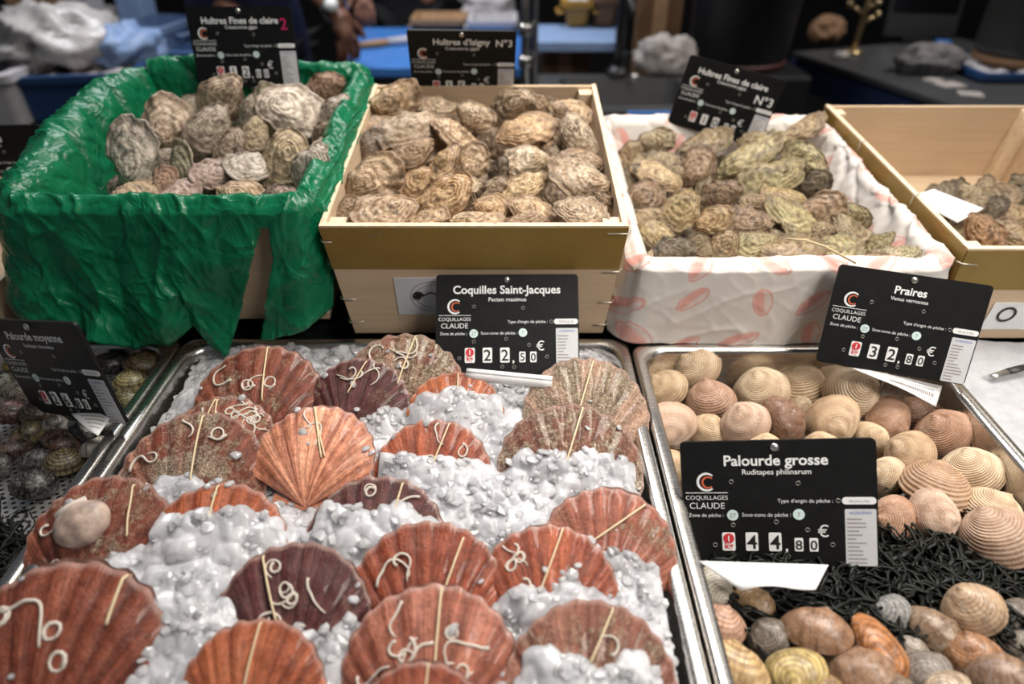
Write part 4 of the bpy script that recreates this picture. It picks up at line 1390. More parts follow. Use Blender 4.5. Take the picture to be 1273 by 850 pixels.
PR = [bivalve_data(1, M['praire'], .86, .62, .80, 22, .046, .25, 88), bivalve_data(2, M['praire'], .90, .66, .80, 18, .052, -.2, 74), bivalve_data(3, M['praire'], .84, .60, .80, 27, .036, .3, 96)]
CRM, TAN, RTN, BRW, PKC, SND = (0.80, 0.67, 0.48), (0.66, 0.50, 0.32), (0.54, 0.34, 0.23), (0.28, 0.16, 0.10), (0.76, 0.58, 0.46), (0.74, 0.59, 0.39)
PRA = [(865, 456, 60, 52, 8, CRM, 'cream ridged clam perched highest in the back corner of the clam tray', .024), (829, 483, 52, 40, 70, SND, 'sandy ridged clam standing under the highest one in the tray corner', .006), (835, 526, 62, 50, 110, PKC, 'pink-stained ridged clam against the tray wall beside the tall sign', .004),
       (883, 498, 60, 46, 5, (0.56, 0.38, 0.28), 'smooth greyish-pink ridged clam below the highest clam', .004), (881, 535, 46, 36, 5, SND, 'small sandy ridged clam just above the edge of the front sign', -.006), (945, 487, 68, 56, 20, CRM, 'cream ridged clam behind the dark brown one', .004), (973, 521, 60, 46, 120, BRW, 'dark brown deeply ridged clam above the front sign', .014),
       (925, 527, 62, 54, 60, PKC, 'knobbly pale pink clam touching the top of the front sign', .012), (993, 478, 66, 42, -12, SND, 'sandy clam lying on its side behind the big cream one', .004), (995, 508, 34, 26, 10, CRM, 'little cream clam tucked between the brown and big cream ones', -.006), (1027, 459, 60, 46, 100, CRM, 'cream clam leaning against the lower corner of the tilted sign', .012),
       (1060, 491, 70, 60, -20, CRM, 'big cream clam with fine wavy ridges under the tilted sign', .018), (1034, 522, 70, 54, 8, (0.66, 0.50, 0.33), 'cream clam with an ochre beak above the front sign corner', .014), (1104, 521, 60, 44, 95, RTN, 'red-brown striped clam standing on end under the torn ticket', .010), (1142, 516, 56, 30, -5, BRW, 'brown clam in the shade of the torn ticket', -.006),
       (1172, 541, 70, 60, 25, RTN, 'reddish-tan ridged clam nearest the far wall of the tray', .010), (1130, 567, 64, 58, -12, TAN, 'tan clam with bold ridges in the middle of the loose clams', .010), (1081, 546, 48, 38, 60, SND, 'sandy clam behind the corner of the front sign', -.002), (1205, 588, 72, 58, 10, CRM, 'smooth cream clam resting by the tray wall', .008),
       (1163, 606, 80, 42, -22, (0.60, 0.42, 0.28), 'wedge-shaped clam lying edge up before the bold-ridged one', .006), (1102, 590, 46, 40, 60, CRM, 'pale clam beside the upper half of the front sign', .0), (1110, 646, 60, 46, 80, RTN, 'red-streaked clam beside the lower half of the front sign', .004), (1160, 641, 66, 54, -50, PKC, 'heart-shaped pale clam with brown spots on the seaweed', .012),
       (1228, 638, 78, 48, -10, CRM, 'cream clam half hidden behind the largest ridged one', .002), (1242, 668, 88, 66, -14, (0.60, 0.44, 0.33), 'largest ridged clam, tan, at the edge of the seaweed', .016), (837, 586, 58, 40, 85, SND, 'sandy clam squeezed between the tray rim and the front sign', .004), (950, 566, 60, 50, 20, SND, 'sandy clam hidden behind the front sign', -.008), (1020, 566, 60, 50, 0, SND, 'second sandy clam hidden behind the front sign', -.008)]
clams(PRA, PR, lambda x, y: 0.924 + 0.014 * clamp((y - 470) / 200), 'ridged clams at the back of the clam tray', .82, 61)

PL = [bivalve_data(11, M['palourde'], .72, .50, .84, 34, .008, .45, 34, sharp=2.2), bivalve_data(12, M['palourde'], .80, .54, .84, 26, .010, .3, 34, sharp=2.2), bivalve_data(13, M['palourde'], .66, .46, .84, 40, .007, -.5, 34, sharp=2.2), bivalve_data(14, M['palourde'], .88, .56, .84, 22, .012, .1, 34, sharp=2.4)]
PAL = [(885, 733, 56, 48, 60, (0.50, 0.50, 0.44), 'grey-white mottled clam at the tray rim under the front ticket', .010, 1, 3), (937, 750, 58, 44, -35, (0.50, 0.38, 0.21), 'olive-tan ribbed clam just below the front ticket', .006, 1, 0), (895, 776, 62, 46, -20, (0.50, 0.31, 0.22), 'pink-brown clam with a dark seam by the tray rim', .006, 1, 1),
       (957, 796, 58, 50, 30, (0.16, 0.14, 0.12), 'rough dark grey clam among the smooth ones', .002, 1, 3), (917, 826, 78, 48, -28, (0.56, 0.40, 0.20), 'large tan oval clam showing its open rim at the front corner', .014, 1, 2), (1015, 783, 80, 54, -14, (0.56, 0.39, 0.28), 'cream and pink polished clam in the middle of the front clams', .018, 1, 0), (989, 834, 74, 50, 8, (0.58, 0.47, 0.20), 'yellowish clam beside the large tan oval one', .012, 1, 1),
       (1035, 811, 38, 28, 50, (0.34, 0.24, 0.14), 'small brown clam under the polished cream one', -.004, 1, 1), (1068, 836, 80, 48, 12, (0.55, 0.40, 0.29), 'tan-pink clam before the orange one', .014, 1, 0), (1093, 806, 84, 54, -52, (0.44, 0.19, 0.065), 'orange-brown clam standing steeply', .010, 1, 2), (1066, 772, 50, 34, -10, (0.20, 0.21, 0.19), 'grey-green clam half sunk in seaweed behind the orange one', -.002, 1, 1),
       (1108, 766, 54, 42, 65, (0.25, 0.27, 0.28), 'bluish-grey clam leaning on the seaweed', .004, 1, 1), (1163, 783, 66, 46, -40, (0.52, 0.44, 0.34), 'cream clam with grey bands, tilted on the seaweed', .008, 1, 0), (1131, 809, 44, 36, -20, (0.36, 0.33, 0.29), 'grey clam with a white flash beside the orange one', .0, 1, 1), (1150, 834, 60, 42, 15, (0.25, 0.23, 0.21), 'dark zigzag-striped clam near the front edge', .006, 1, 1),
       (1209, 758, 70, 64, 20, (0.50, 0.37, 0.25), 'big round tan clam on top of the seaweed', .022, 1, 3), (1208, 817, 68, 52, 0, (0.36, 0.19, 0.095), 'rusty brown clam below the big round one', .006, 1, 3), (1243, 838, 70, 48, -5, (0.56, 0.44, 0.35), 'pale cream clam at the front beside the rusty one', .014, 1, 0), (1262, 770, 52, 38, 70, (0.15, 0.13, 0.11), 'dark clam at the far edge behind the big round one', .002, 1, 1),
       (1268, 805, 46, 34, 40, (0.22, 0.20, 0.17), 'small dark grey clam below the dark one at the far edge', .0, 1, 1), (1175, 853, 56, 36, 5, (0.52, 0.43, 0.32), 'pale clam cut off by the front edge beside the zigzag one', .010, 1, 1), (1018, 856, 56, 32, 5, (0.54, 0.42, 0.22), 'yellow-tan clam cut off by the front edge', .010, 1, 0), (1110, 858, 58, 36, -8, (0.34, 0.28, 0.22), 'brown-grey clam cut off by the front edge', .006, 1, 0), (1230, 790, 46, 32, 20, (0.2, 0.15, 0.1), 'dark brown clam in the gap under the big round one', -.008, 1, 1)]
clams(PAL, PL, lambda x, y: 0.934 + 0.010 * clamp((y - 740) / 110), 'smooth clams at the front of the clam tray', .78, 62)

CP = [bivalve_data(21, M['carpet'], .70, .50, .84, 30, .010, .4, 32), bivalve_data(22, M['carpet'], .78, .54, .84, 24, .010, .2, 32)]
OL, DK, GY, RB = (0.24, 0.20, 0.085), (0.055, 0.052, 0.05), (0.17, 0.16, 0.15), (0.17, 0.085, 0.05)
CAR = [(178, 453, 44, 26, -5, (0.16, 0.12, 0.05), 'dark olive clam under the hanging green film'), (162, 474, 38, 22, 8, (0.42, 0.37, 0.16), 'pale yellow-green clam beside the dark sign'), (162, 498, 38, 28, -5, (0.20, 0.18, 0.07), 'olive clam under the pale yellow-green one'), (166, 521, 36, 20, 0, GY, 'grey clam in the shade between sign corner and tray rim'), (37, 540, 44, 40, 20, OL, 'large green clam with dark blotches'),
       (67, 528, 32, 26, 10, (0.30, 0.29, 0.28), 'zebra-striped grey clam beside the green blotched one'), (80, 549, 48, 32, -10, RB, 'brown-orange clam beside the green blotched one'), (26, 487, 34, 30, 20, (0.22, 0.19, 0.16), 'ribbed grey-pink clam by the foot of the dark sign'), (15, 457, 28, 24, 70, (0.36, 0.28, 0.06), 'yellow-striped clam at the back by the dark sign'), (4, 478, 30, 32, 60, (0.20, 0.22, 0.16), 'mottled grey-green clam at the picture edge'),
       (12, 513, 46, 28, 0, (0.19, 0.08, 0.06), 'reddish clam under the grey-pink one'), (14, 557, 44, 28, 10, (0.13, 0.075, 0.06), 'dark red-brown clam in the front row of dark clams'), (46, 572, 40, 30, 5, (0.16, 0.17, 0.17), 'slate-grey clam in the front row of dark clams'), (80, 574, 46, 30, 15, (0.27, 0.22, 0.11), 'olive clam with dark veins in the front row of dark clams'), (43, 602, 50, 34, 5, DK, 'black rough clam alone on the perforated plate'),
       (122, 557, 42, 22, 12, (0.72, 0.68, 0.60), 'white clam beside the tray rim'), (104, 541, 34, 26, -30, DK, 'black clam behind the white one'), (2, 580, 30, 34, 80, (0.14, 0.14, 0.14), 'black-and-white clam at the picture edge of the front row'), (50, 512, 44, 30, 10, (0.15, 0.10, 0.07), 'brown clam beneath the dark sign'), (130, 528, 40, 26, 0, DK, 'black clam under the folded ticket'), (140, 450, 40, 26, 0, DK, 'dark clam behind the upper edge of the dark sign'), (100, 510, 40, 28, 0, DK, 'dark clam behind the ticket')]
clams(CAR, CP, lambda x, y: 0.944 + 0.008 * clamp((560 - y) / 100), 'dark clams in the shaded tray', .74, 63)


# ---------------------------------------------------------------- seaweed
def seaweed(label, corners, n, z0, dz, seed, parent=None):
    rg = random.Random(seed)
    mb = MB()
    (x0, x1, y0, y1) = corners
    for _ in range(n):
        px, py = rg.uniform(x0, x1), rg.uniform(y0, y1)
        p = G(px, py, z0 + rg.uniform(-.6, 1) * dz)
        a = rg.uniform(0, 6.28)
        el = rg.uniform(-.2, .2)
        pts, rad = [], []
        L = rg.randint(7, 14)
        rb = rg.uniform(.0008, .0021)
        for k in range(L):
            pts.append(p.copy())
            rad.append(rb * (1 if k % 3 else 1.7) * (1 - .5 * k / L))
            a += rg.uniform(-.7, .7)
            el = clamp(el + rg.uniform(-.5, .5), -.7, .7)
            p = p + Vector((math.cos(a), math.sin(a), el)) * rg.uniform(.003, .006)
            p.z = clamp(p.z, z0 - dz, z0 + dz * 1.3)
        mb.add(*[(q.V, q.F) for q in [MB().tube(pts, rad, 6, flat=rg.uniform(.4, 1))]][0])
    o = mb.build('seaweed', M['seaweed'], smooth=True)
    return tag(o, label, 'seaweed', kind='stuff')


def bed(o, pts, z, t):
    V = [(p.x, p.y, z) for p in pts] + [(p.x, p.y, z - t) for p in pts]
    n = len(pts)
    mk('seaweed_bed', V, [tuple(range(n)), tuple(range(2 * n - 1, n - 1, -1))] + [(i, n + i, n + (i + 1) % n, (i + 1) % n) for i in range(n)], M['seaweed'], o, False)


sw = seaweed('black seaweed heaped between the ridged and the smooth clams', (905, 1290, 738, 776), 800, 0.930, .014, 71)
for c, n, zz in (((1105, 1290, 672, 738), 460, .936), ((1035, 1110, 715, 742), 90, .932), ((860, 1100, 640, 712), 240, .926), ((880, 1290, 750, 850), 260, .918), ((1100, 1140, 570, 690), 60, .918)):
    s2 = seaweed('x', c, n, zz, .010, 72 + n)
    s2.parent = sw
    for k in ('label', 'category'):
        del s2[k]
    s2['kind'] = 'stuff'
sb = [Vector((0.158, 0.215, 0)), Vector((0.446, 0.215, 0)), Vector((0.446, 0.40, 0)), Vector((0.158, 0.40, 0))]
bed(sw, sb, .928, .018)
sw2 = seaweed('black seaweed filling the corner of the shaded tray', (-60, 60, 668, 800), 420, 0.946, .012, 75)
bed(sw2, [Vector((-.62, .215, 0)), Vector((-.405, .215, 0)), Vector((-.405, .325, 0)), Vector((-.62, .325, 0))], .938, .012)


# ---------------------------------------------------------------- price signs
DG = None


def text_mesh(name, body, mat, parent, cx, cy, width=None, height=None, bold=0.0, z=0.0019, italic=0.0, size=0.01):
    """flat lettering as a mesh, centred at (cx, cy) of the sign, scaled to the given width (or cap height)"""
    cu = bpy.data.curves.new(name, 'FONT')
    cu.body = body
    cu.size = 1.0
    cu.offset = bold
    cu.shear = italic
    cu.resolution_u = 3
    tmp = bpy.data.objects.new(name, cu)
    COL.objects.link(tmp)
    dg = bpy.context.evaluated_depsgraph_get()
    me = bpy.data.meshes.new_from_object(tmp.evaluated_get(dg))
    bpy.data.objects.remove(tmp)
    bpy.data.curves.remove(cu)
    xs = [v.co.x for v in me.vertices]
    ys = [v.co.y for v in me.vertices]
    if not xs:
        return None
    mx, my = (min(xs) + max(xs)) / 2, (min(ys) + max(ys)) / 2
    k = width / (max(xs) - min(xs)) if width else height / (max(ys) - min(ys))
    ky = k
    if width and height:
        ky = height / (max(ys) - min(ys))
    for v in me.vertices:
        v.co.x = (v.co.x - mx) * k + cx
        v.co.y = (v.co.y - my) * ky + cy
        v.co.z = z
    me.materials.clear()
    me.materials.append(mat)
    me.name = name
    return link(bpy.data.objects.new(name, me), parent)


def rplate(name, x0, x1, y0, y1, z0, z1, r, mat, parent, k=5):
    lo = [(x, y, z0) for x, y in rrect(x0, x1, y0, y1, r, k)]
    n = len(lo)
    V = lo + [(x, y, z1) for x, y, _ in lo]
    Fc = [tuple(range(n - 1, -1, -1)), tuple(range(n, 2 * n))] + [(i, (i + 1) % n, n + (i + 1) % n, n + i) for i in range(n)]
    return mk(name, V, Fc, mat, parent, False)


def SX(c):
    return (c - 62) / 948 * 0.15 - 0.075


def SY(c):
    return 0.053 - (c - 62) / 656 * 0.106


EYE_ME = None


def arc_stroke(mb, cx, cy, r, w, a0, a1, z0, z1, n=22, ry=1.0):
    V = []
    for i in range(n + 1):
        a = math.radians(a0 + (a1 - a0) * i / n)
        t = w * (0.55 + 0.45 * math.sin(math.pi * i / n))
        for rr in (r - t / 2, r + t / 2):
            for zz in (z0, z1):
                V.append((cx + rr * math.cos(a), cy + rr * ry * math.sin(a), zz))
    Fc = []
    for i in range(n):
        a, b = i * 4, (i + 1) * 4
        Fc += [(a + 1, b + 1, b + 3, a + 3), (a, a + 2, b + 2, b), (a, b, b + 1, a + 1), (a + 2, a + 3, b + 3, b + 2)]
    Fc += [(0, 1, 3, 2), (n * 4, n * 4 + 2, n * 4 + 3, n * 4 + 1)]
    mb.add(V, Fc)


def sign(label, loc, rot, title, species, price, cents, tw=715, sw=250, zone='27', sub='7', num=None, num_at=None, num_h=52, num_mat='white_print', k=1.0, stake=0.09):
    global EYE_ME
    R = (Matrix.Rotation(math.radians(rot[2]), 3, 'Z') @ Matrix.Rotation(math.radians(rot[1]), 3, 'Y') @ Matrix.Rotation(math.radians(rot[0]), 3, 'X'))
    P = EYE + (Vector(loc) - EYE) * k
    r = empty('price_sign', label, 'sign', P, Matrix.Translation((0, 0, 0)) @ R.to_4x4() @ Matrix.Diagonal((k, k, k, 1)), 'black price signs')
    rplate('board', -.075, .075, -.053, .053, -.0016, .0016, .004, M['sign_black'], r)
    o = MB().lathe([(.0036, 0), (.0036, .0006), (.0028, .0019), (.0012, .0024)], 16, (SX(533), SY(97), .0016)).build('stud', M['stud'], r, smooth=True)
    # stake behind the board
    ri = R.inverted()
    down = ri @ Vector((0, 0, -1))
    a = Vector((0, 0.02, -.0035))
    b = Vector((0, -.045, -.0038))
    MB().tube([a, b, b + (down * 0.7 + Vector((0, -.7, 0))).normalized() * stake], .0018, 8).build('stake', M['stud'], r, smooth=True)
    text_mesh('title_lettering', title, M['white_print'], r, SX(533), SY(172), width=tw / 948 * .15, bold=0.022)
    text_mesh('species_lettering', species, M['white_print'], r, SX(537), SY(228), width=sw / 948 * .15, bold=0.006)
    mb = MB()
    arc_stroke(mb, SX(190), SY(275), .0072, .0021, 48, 308, .0016, .0020)
    lg = mb.build('logo', M['white_print'], r)
    mb = MB()
    arc_stroke(mb, SX(197), SY(277), .0046, .0016, 45, 310, .0016, .0020)
    mb.build('logo_arc', M['orange_print'], lg)
    MB().box((SX(80), SY(334), .0016), (SX(294), SY(331), .0019)).build('logo_line', M['white_print'], lg)
    text_mesh('shop_lettering', 'COQUILLAGES', M['white_print'], r, SX(186), SY(360), width=213 / 948 * .15, bold=-0.004)
    text_mesh('shop_lettering', 'CLAUDE', M['white_print'], r, SX(186), SY(401), width=178 / 948 * .15, bold=-0.002)
    text_mesh('caption_lettering', 'Zone de pêche :', M['white_print'], r, SX(178), SY(455), width=178 / 948 * .15)
    text_mesh('caption_lettering', 'Sous-zone de pêche :', M['white_print'], r, SX(480), SY(452), width=240 / 948 * .15)
    text_mesh('caption_lettering', "Type d'engin de pêche :", M['white_print'], r, SX(670), SY(378), width=265 / 948 * .15)
    for cx, cy, tx in ((313, 452, zone), (638, 447, sub)):
        d = MB().lathe([(.0045, 0), (.0045, .0005)], 24, (SX(cx), SY(cy), .0016)).build('number_disc', M['mint'], r)
        text_mesh('disc_lettering', tx, M['grey_print'], d, SX(cx), SY(cy), height=.0038, z=.0023)
    ch = rplate('gear_chip', SX(845), SX(1003), SY(394), SY(358), .0016, .0021, .0026, M['white_print'], r)
    text_mesh('chip_lettering', 'DRAGUE' if 'scallop' in label else 'PÊCHE À PIED', M['grey_print'], ch, SX(925), SY(376), width=.015, z=.0023)
    ab = rplate('allergen_label', SX(856), SX(1002), SY(712), SY(419), .0016, .0020, .0012, M['grey_label'], r)
    text_mesh('label_lettering', 'ALLERGÈNES', M['blue_print'], ab, SX(928), SY(435), width=.0165, z=.0022, bold=.01)
    rg = random.Random(len(label))
    for q in range(12):
        y = 466 + q * 20.5
        MB().box((SX(866), SY(y + 6), .0020), (SX(866 + rg.choice((40, 55, 70, 88, 104))), SY(y), .0022)).build('label_line', M['grey_print'], ab)
    ti = rplate('unit_tile', SX(254), SX(320), SY(642), SY(545), .0016, .0022, .0014, M['white_print'], r)
    MB().lathe([(.0043, 0), (.0043, .0004)], 20, (SX(287), SY(575), .0022)).build('unit_dot', M['red_print'], ti)
    text_mesh('unit_lettering', '1', M['white_print'], ti, SX(287), SY(575), height=.0052, z=.0028, bold=.02)
    text_mesh('unit_lettering', 'kg', M['red_print'], ti, SX(287), SY(619), width=.0066, z=.0024, bold=.02)
    for cx, dg in ((403, price[0]), (518, price[1])):
        t = rplate('digit_tile', SX(cx - 31), SX(cx + 31), SY(641), SY(544), .0016, .0022, .0012, M['white_print'], r)
        text_mesh('digit_lettering', dg, M['black_print'], t, SX(cx), SY(593), height=.0118, z=.0024, bold=.012)
    for cx, dg in ((633, cents[0]), (705, cents[1])):
        t = rplate('digit_tile', SX(cx - 21), SX(cx + 21), SY(640), SY(571), .0016, .0022, .001, M['white_print'], r)
        text_mesh('digit_lettering', dg, M['black_print'], t, SX(cx), SY(606), height=.0082, z=.0024, bold=.012)
    text_mesh('comma_lettering', ',', M['white_print'], r, SX(574), SY(638), height=.0034, bold=.03)
    text_mesh('euro_lettering', '€', M['white_print'], r, SX(752), SY(532), height=.0104, bold=.0)
    if num:
        text_mesh('size_lettering', num, M[num_mat], r, SX(num_at[0]), SY(num_at[1]), height=num_h / 656 * .106, bold=.015)
    for cx, cy in ((313, 275), (640, 285), (313, 505), (527, 487), (678, 528), (795, 605), (217, 613), (500, 668), (578, 670), (827, 376)):
        if EYE_ME is None:
            n = 14
            V = [(rr * math.cos(6.2832 * i / n), rr * math.sin(6.2832 * i / n), zz) for rr, zz in ((.0021, 0), (.0019, .0005), (.0013, .0005), (.0011, 0)) for i in range(n)]
            EYE_ME = mesh_data('eyelet', V, [(j * n + i, j * n + (i + 1) % n, (j + 1) * n + (i + 1) % n, (j + 1) * n + i) for j in range(3) for i in range(n)], M['eyelet'])
        e = link(bpy.data.objects.new('eyelet', EYE_ME), r)
        e.location = (SX(cx), SY(cy), .0016)
    return r


sign('black price sign at 44,80 euros standing in the clam tray before the seaweed', (.218, .3507, .9817), (60.9, -10.2, -8.6), 'Palourde grosse', 'Ruditapes philinarum', '44', '80', 505, 335, stake=.02)
sign('black price sign for scallops at 22,50 euros, propped at the bare crate front', (-.0048, .558, 1.0177), (47.3, 0, .6), 'Coquilles Saint-Jacques', 'Pecten maximus', '22', '50', stake=.02)
sign('black price sign at 32,80 euros tilting over the back corner of the clam tray', (.4103, .5588, 1.0167), (66.3, 3.3, -11.7), 'Praires', 'Venus verrucosa', '32', '80', 200, 235, k=.965, stake=.045)
sign('black price sign with a big number three, tilted in the paper-lined crate', (.3351, 1.0413, 1.1096), (87.6, 11.3, -14.8), 'Huîtres Fines de claire', 'Crassostrea gigas', '10', '90', 690, 290, num='N°3', num_at=(885, 285), num_h=84, k=.90, stake=.02)
sign('black price sign with a dark red digit in its corner, in the green-lined crate', (-.3889, 1.0085, 1.1962), (78.2, -.1, .8), 'Huîtres Fines de claire', 'Crassostrea gigas', '12', '00', 690, 290, num='2', num_at=(925, 200), num_h=95, num_mat='magenta_print', k=.925, stake=.05)
sign('black price sign leaning forward at the back of the bare wooden crate', (-.0706, .9803, 1.1789), (112, 1.1, 2.5), "Huîtres d'Isigny", 'Crassostrea gigas', '15', '90', 500, 300, num='N°3', num_at=(905, 172), num_h=70, k=.95, stake=.05)
sign('dark price sign in the shade among the dark clams', (-.4356, .4794, 1.0186), (85.1, -12.9, -22.6), 'Palourde moyenne', 'Ruditapes decussatus', '26', '80', 560, 300, stake=.02)
P = W(-4, 204, .92)
sign('black price sign half hidden behind the green film at the picture edge', P, (80, 0, 4), 'Huîtres', 'Ostrea edulis', '14', '50', 250, 200, stake=.05)

# ---- crate of oysters behind that sign, mostly outside the frame: only its corner shows
CR_X = crate('wooden crate corner showing beside the green film at the picture edge', -0.735, 0.606, 1.030, 4.0, 0.325, 0.28, 0.070, 0.016)


# ---------------------------------------------------------------- tickets and papers at the signs
def sheet(name, label, fn, nu, nv, mat, cat='paper', thick=.0005):
    V = [fn(i / nu, j / nv) for i in range(nu + 1) for j in range(nv + 1)]
    o = mk(name, V, [(i * (nv + 1) + j, (i + 1) * (nv + 1) + j, (i + 1) * (nv + 1) + j + 1, i * (nv + 1) + j + 1) for i in range(nu) for j in range(nv)], mat, None, True)
    m = o.modifiers.new('paper', 'SOLIDIFY')
    m.thickness, m.offset = thick, 0
    return tag(o, label, cat)


a, b = W(580, 465, .640), W(686, 476, .634)
ax = (b - a).normalized()
e1 = ax.orthogonal().normalized()
e2 = ax.cross(e1)
roll = []


def roll_fn(u, v):
    ang = v * 2 * math.pi * 2.2
    rr = 0.0040 + 0.0022 * v + .0006 * u
    return a + (b - a) * u + (e1 * math.cos(ang) + e2 * math.sin(ang)) * rr


sheet('rolled_ticket', 'white paper ticket rolled into a tube below the scallop price sign', roll_fn, 8, 44, M['paper'])


def quad_fn(c, curl):
    def fn(u, v):
        p = (c[0] * (1 - u) + c[1] * u) * (1 - v) + (c[3] * (1 - u) + c[2] * u) * v
        return p + curl(u, v)
    return fn


c = [W(868, 697, .492), W(1030, 702, .496), W(1016, 729, .478), (W(922, 731, .476))]
tk = sheet('paper_ticket', 'white paper ticket sticking out below the front price sign', quad_fn(c, lambda u, v: Vector((0, 0, .004 * math.sin(u * 5) * v - .003 * v * (1 - u)))), 16, 6, M['paper'])
c = [W(1058, 457, .668), W(1172, 478, .668), W(1164, 504, .652), W(1090, 470, .655)]
tk2 = sheet('paper_ticket', 'torn white ticket with mirrored print hanging from the tilted price sign', quad_fn(c, lambda u, v: Vector((0, -.002 * math.sin(u * 3.1), .002 * math.sin(u * 4)))), 16, 6, M['paper'])


def print_on(o, c, curl, rows, mirror=False):
    """rows of (u0, u1, v, height) as thin bars of print on a ticket"""
    f = quad_fn(c, curl)
    n = (c[1] - c[0]).cross(c[3] - c[0]).normalized()
    if n.z < 0:
        n = -n
    for u0, u1, v, hh in rows:
        g = random.Random(int(u0 * 100 + v * 1000))
        u = u0
        while u < u1:
            du = g.uniform(.02, .035)
            P4 = [f(u, v) + n * .0006, f(u + du * .7, v) + n * .0006, f(u + du * .7, v + hh) + n * .0006, f(u, v + hh) + n * .0006]
            yield P4
            u += du


cu = lambda u, v: Vector((0, -.002 * math.sin(u * 3.1), .002 * math.sin(u * 4)))
mb = MB()
for P4 in list(print_on(tk2, c, cu, [(.18, .95, .12, .06), (.22, .92, .30, .06), (.30, .93, .48, .2), (.42, .9, .80, .05)])):
    mb.add(P4, [(0, 1, 2, 3)])
mb.build('print_lettering', M['grey_print'], tk2)
c = [W(88, 514, .612), W(140, 516, .614), W(122, 542, .585), W(112, 538, .590)]
tk3 = sheet('paper_ticket', 'folded white ticket poking out under the dark price sign', quad_fn(c, lambda u, v: Vector((0, 0, .002 * math.sin(u * 3.1)))), 10, 6, M['paper'])
mb = MB()
for P4 in list(print_on(tk3, c, lambda u, v: Vector((0, 0, .002 * math.sin(u * 3.1))), [(.2, .9, .15, .06), (.25, .9, .32, .06), (.3, .9, .5, .06), (.35, .88, .68, .06)])):
    mb.add(P4, [(0, 1, 2, 3)])
mb.build('print_lettering', M['grey_print'], tk3)


# ---------------------------------------------------------------- behind the stall
def bin_box(name, label, cat, p0, w, d, h, mat, flare=0.012, wall=.008, rz=0.0, rim=.010, group=None, filled=None):
    """open plastic tub: p0 = middle of the front bottom edge"""
    r = empty(name, label, cat, p0, Matrix.Rotation(rz, 3, 'Z'), group)

    def L(x, y0, y1, z):
        return [(a, b + d / 2, z) for a, b in rrect(-x, x, y0, y1, .02, 4)]
    a, e = w / 2, d / 2
    V, Fc = loft([L(a - flare, -e + flare, e - flare, 0), L(a, -e, e, h), L(a - wall, -e + wall, e - wall, h), L(a - flare - wall, -e + flare + wall, e - flare - wall, wall)], True)
    Fc.append(tuple(range(27, -1, -1))[-len(L(a, -e, e, 0)):])
    mk('tub', V, Fc, mat, r, False)
    V, Fc = loft([L(a, -e, e, h - .02), L(a + rim, -e - rim, e + rim, h - .018), L(a + rim, -e - rim, e + rim, h), L(a - wall, -e + wall, e - wall, h + .001)])
    mk('rim', V, Fc, mat, r, False)
    for s in (-1, 1):
        MB().tube([(s * (a + .004), d / 2 - .05, h - .03), (s * (a + .022), d / 2 - .045, h - .035), (s * (a + .022), d / 2 + .045, h - .035), (s * (a + .004), d / 2 + .05, h - .03)], .005, 6).build('handle', mat, r, smooth=True)
    if filled:
        fm, fz = filled
        V = [(-a + wall + .004 + (2 * a - 2 * wall - .008) * i / 20, .012 + (d - .024) * j / 20, fz + .018 * nz(i * .45, j * .45, a * 50) + .01 * nz(i * 1.3, j * 1.3, 4)) for i in range(21) for j in range(21)]
        mk('contents', V, [(i * 21 + j, (i + 1) * 21 + j, (i + 1) * 21 + j + 1, i * 21 + j + 1) for i in range(20) for j in range(20)], fm, r)
    return r


def lump(name, label, cat, p, sx, sy, sz, mat, seed, rough=.35):
    V, Fc = [], []
    n, m = 36, 22
    for i in range(m + 1):
        t = math.pi * i / m
        for k in range(n):
            a = 2 * math.pi * k / n
            q = Vector((math.sin(t) * math.cos(a), math.sin(t) * math.sin(a), math.cos(t)))
            kk = 1 + rough * (rn(q * 1.6 + Vector((seed, 0, 0))) - .3) + rough * .5 * rn(q * 3.7 + Vector((0, seed, 0)))
            V.append((p.x + q.x * sx * kk, p.y + q.y * sy * kk, max(p.z, p.z + sz * .75 + q.z * sz * kk)))
    for i in range(m):
        for k in range(n):
            k2 = (k + 1) % n
            Fc.append((i * n + k, (i + 1) * n + k, (i + 1) * n + k2, i * n + k2))
    return tag(mk(name, V, Fc, mat), label, cat)


def table(name, label, c4, top_z, th, mat_top, mat_leg, apron=.0, apron_mat=None):
    """c4: four ground-plan corners, counter-clockwise"""
    c = sum(c4, Vector()) / 4
    r = empty(name, label, 'table', (c.x, c.y, 0))
    q = [p - c for p in c4]
    MB().hexa([(p.x, p.y, top_z - th) for p in q] + [(p.x, p.y, top_z) for p in q]).build('table_top', mat_top, r, bevel=.004)
    if apron:
        for i in range(4):
            s, e = q[i] * .97, q[(i + 1) % 4] * .97
            s2, e2 = q[i] * .95, q[(i + 1) % 4] * .95
            MB().hexa([(s.x, s.y, top_z - th - apron), (e.x, e.y, top_z - th - apron), (e2.x, e2.y, top_z - th - apron), (s2.x, s2.y, top_z - th - apron),
                       (s.x, s.y, top_z - th), (e.x, e.y, top_z - th), (e2.x, e2.y, top_z - th), (s2.x, s2.y, top_z - th)]).build('apron', apron_mat, r)
    for p in q:
        p = p * .97
        MB().box((p.x - .02, p.y - .02, 0), (p.x + .02, p.y + .02, top_z - th)).build('leg', mat_leg, r)
    return r


def flat(p):
    return Vector((p.x, p.y, 0))


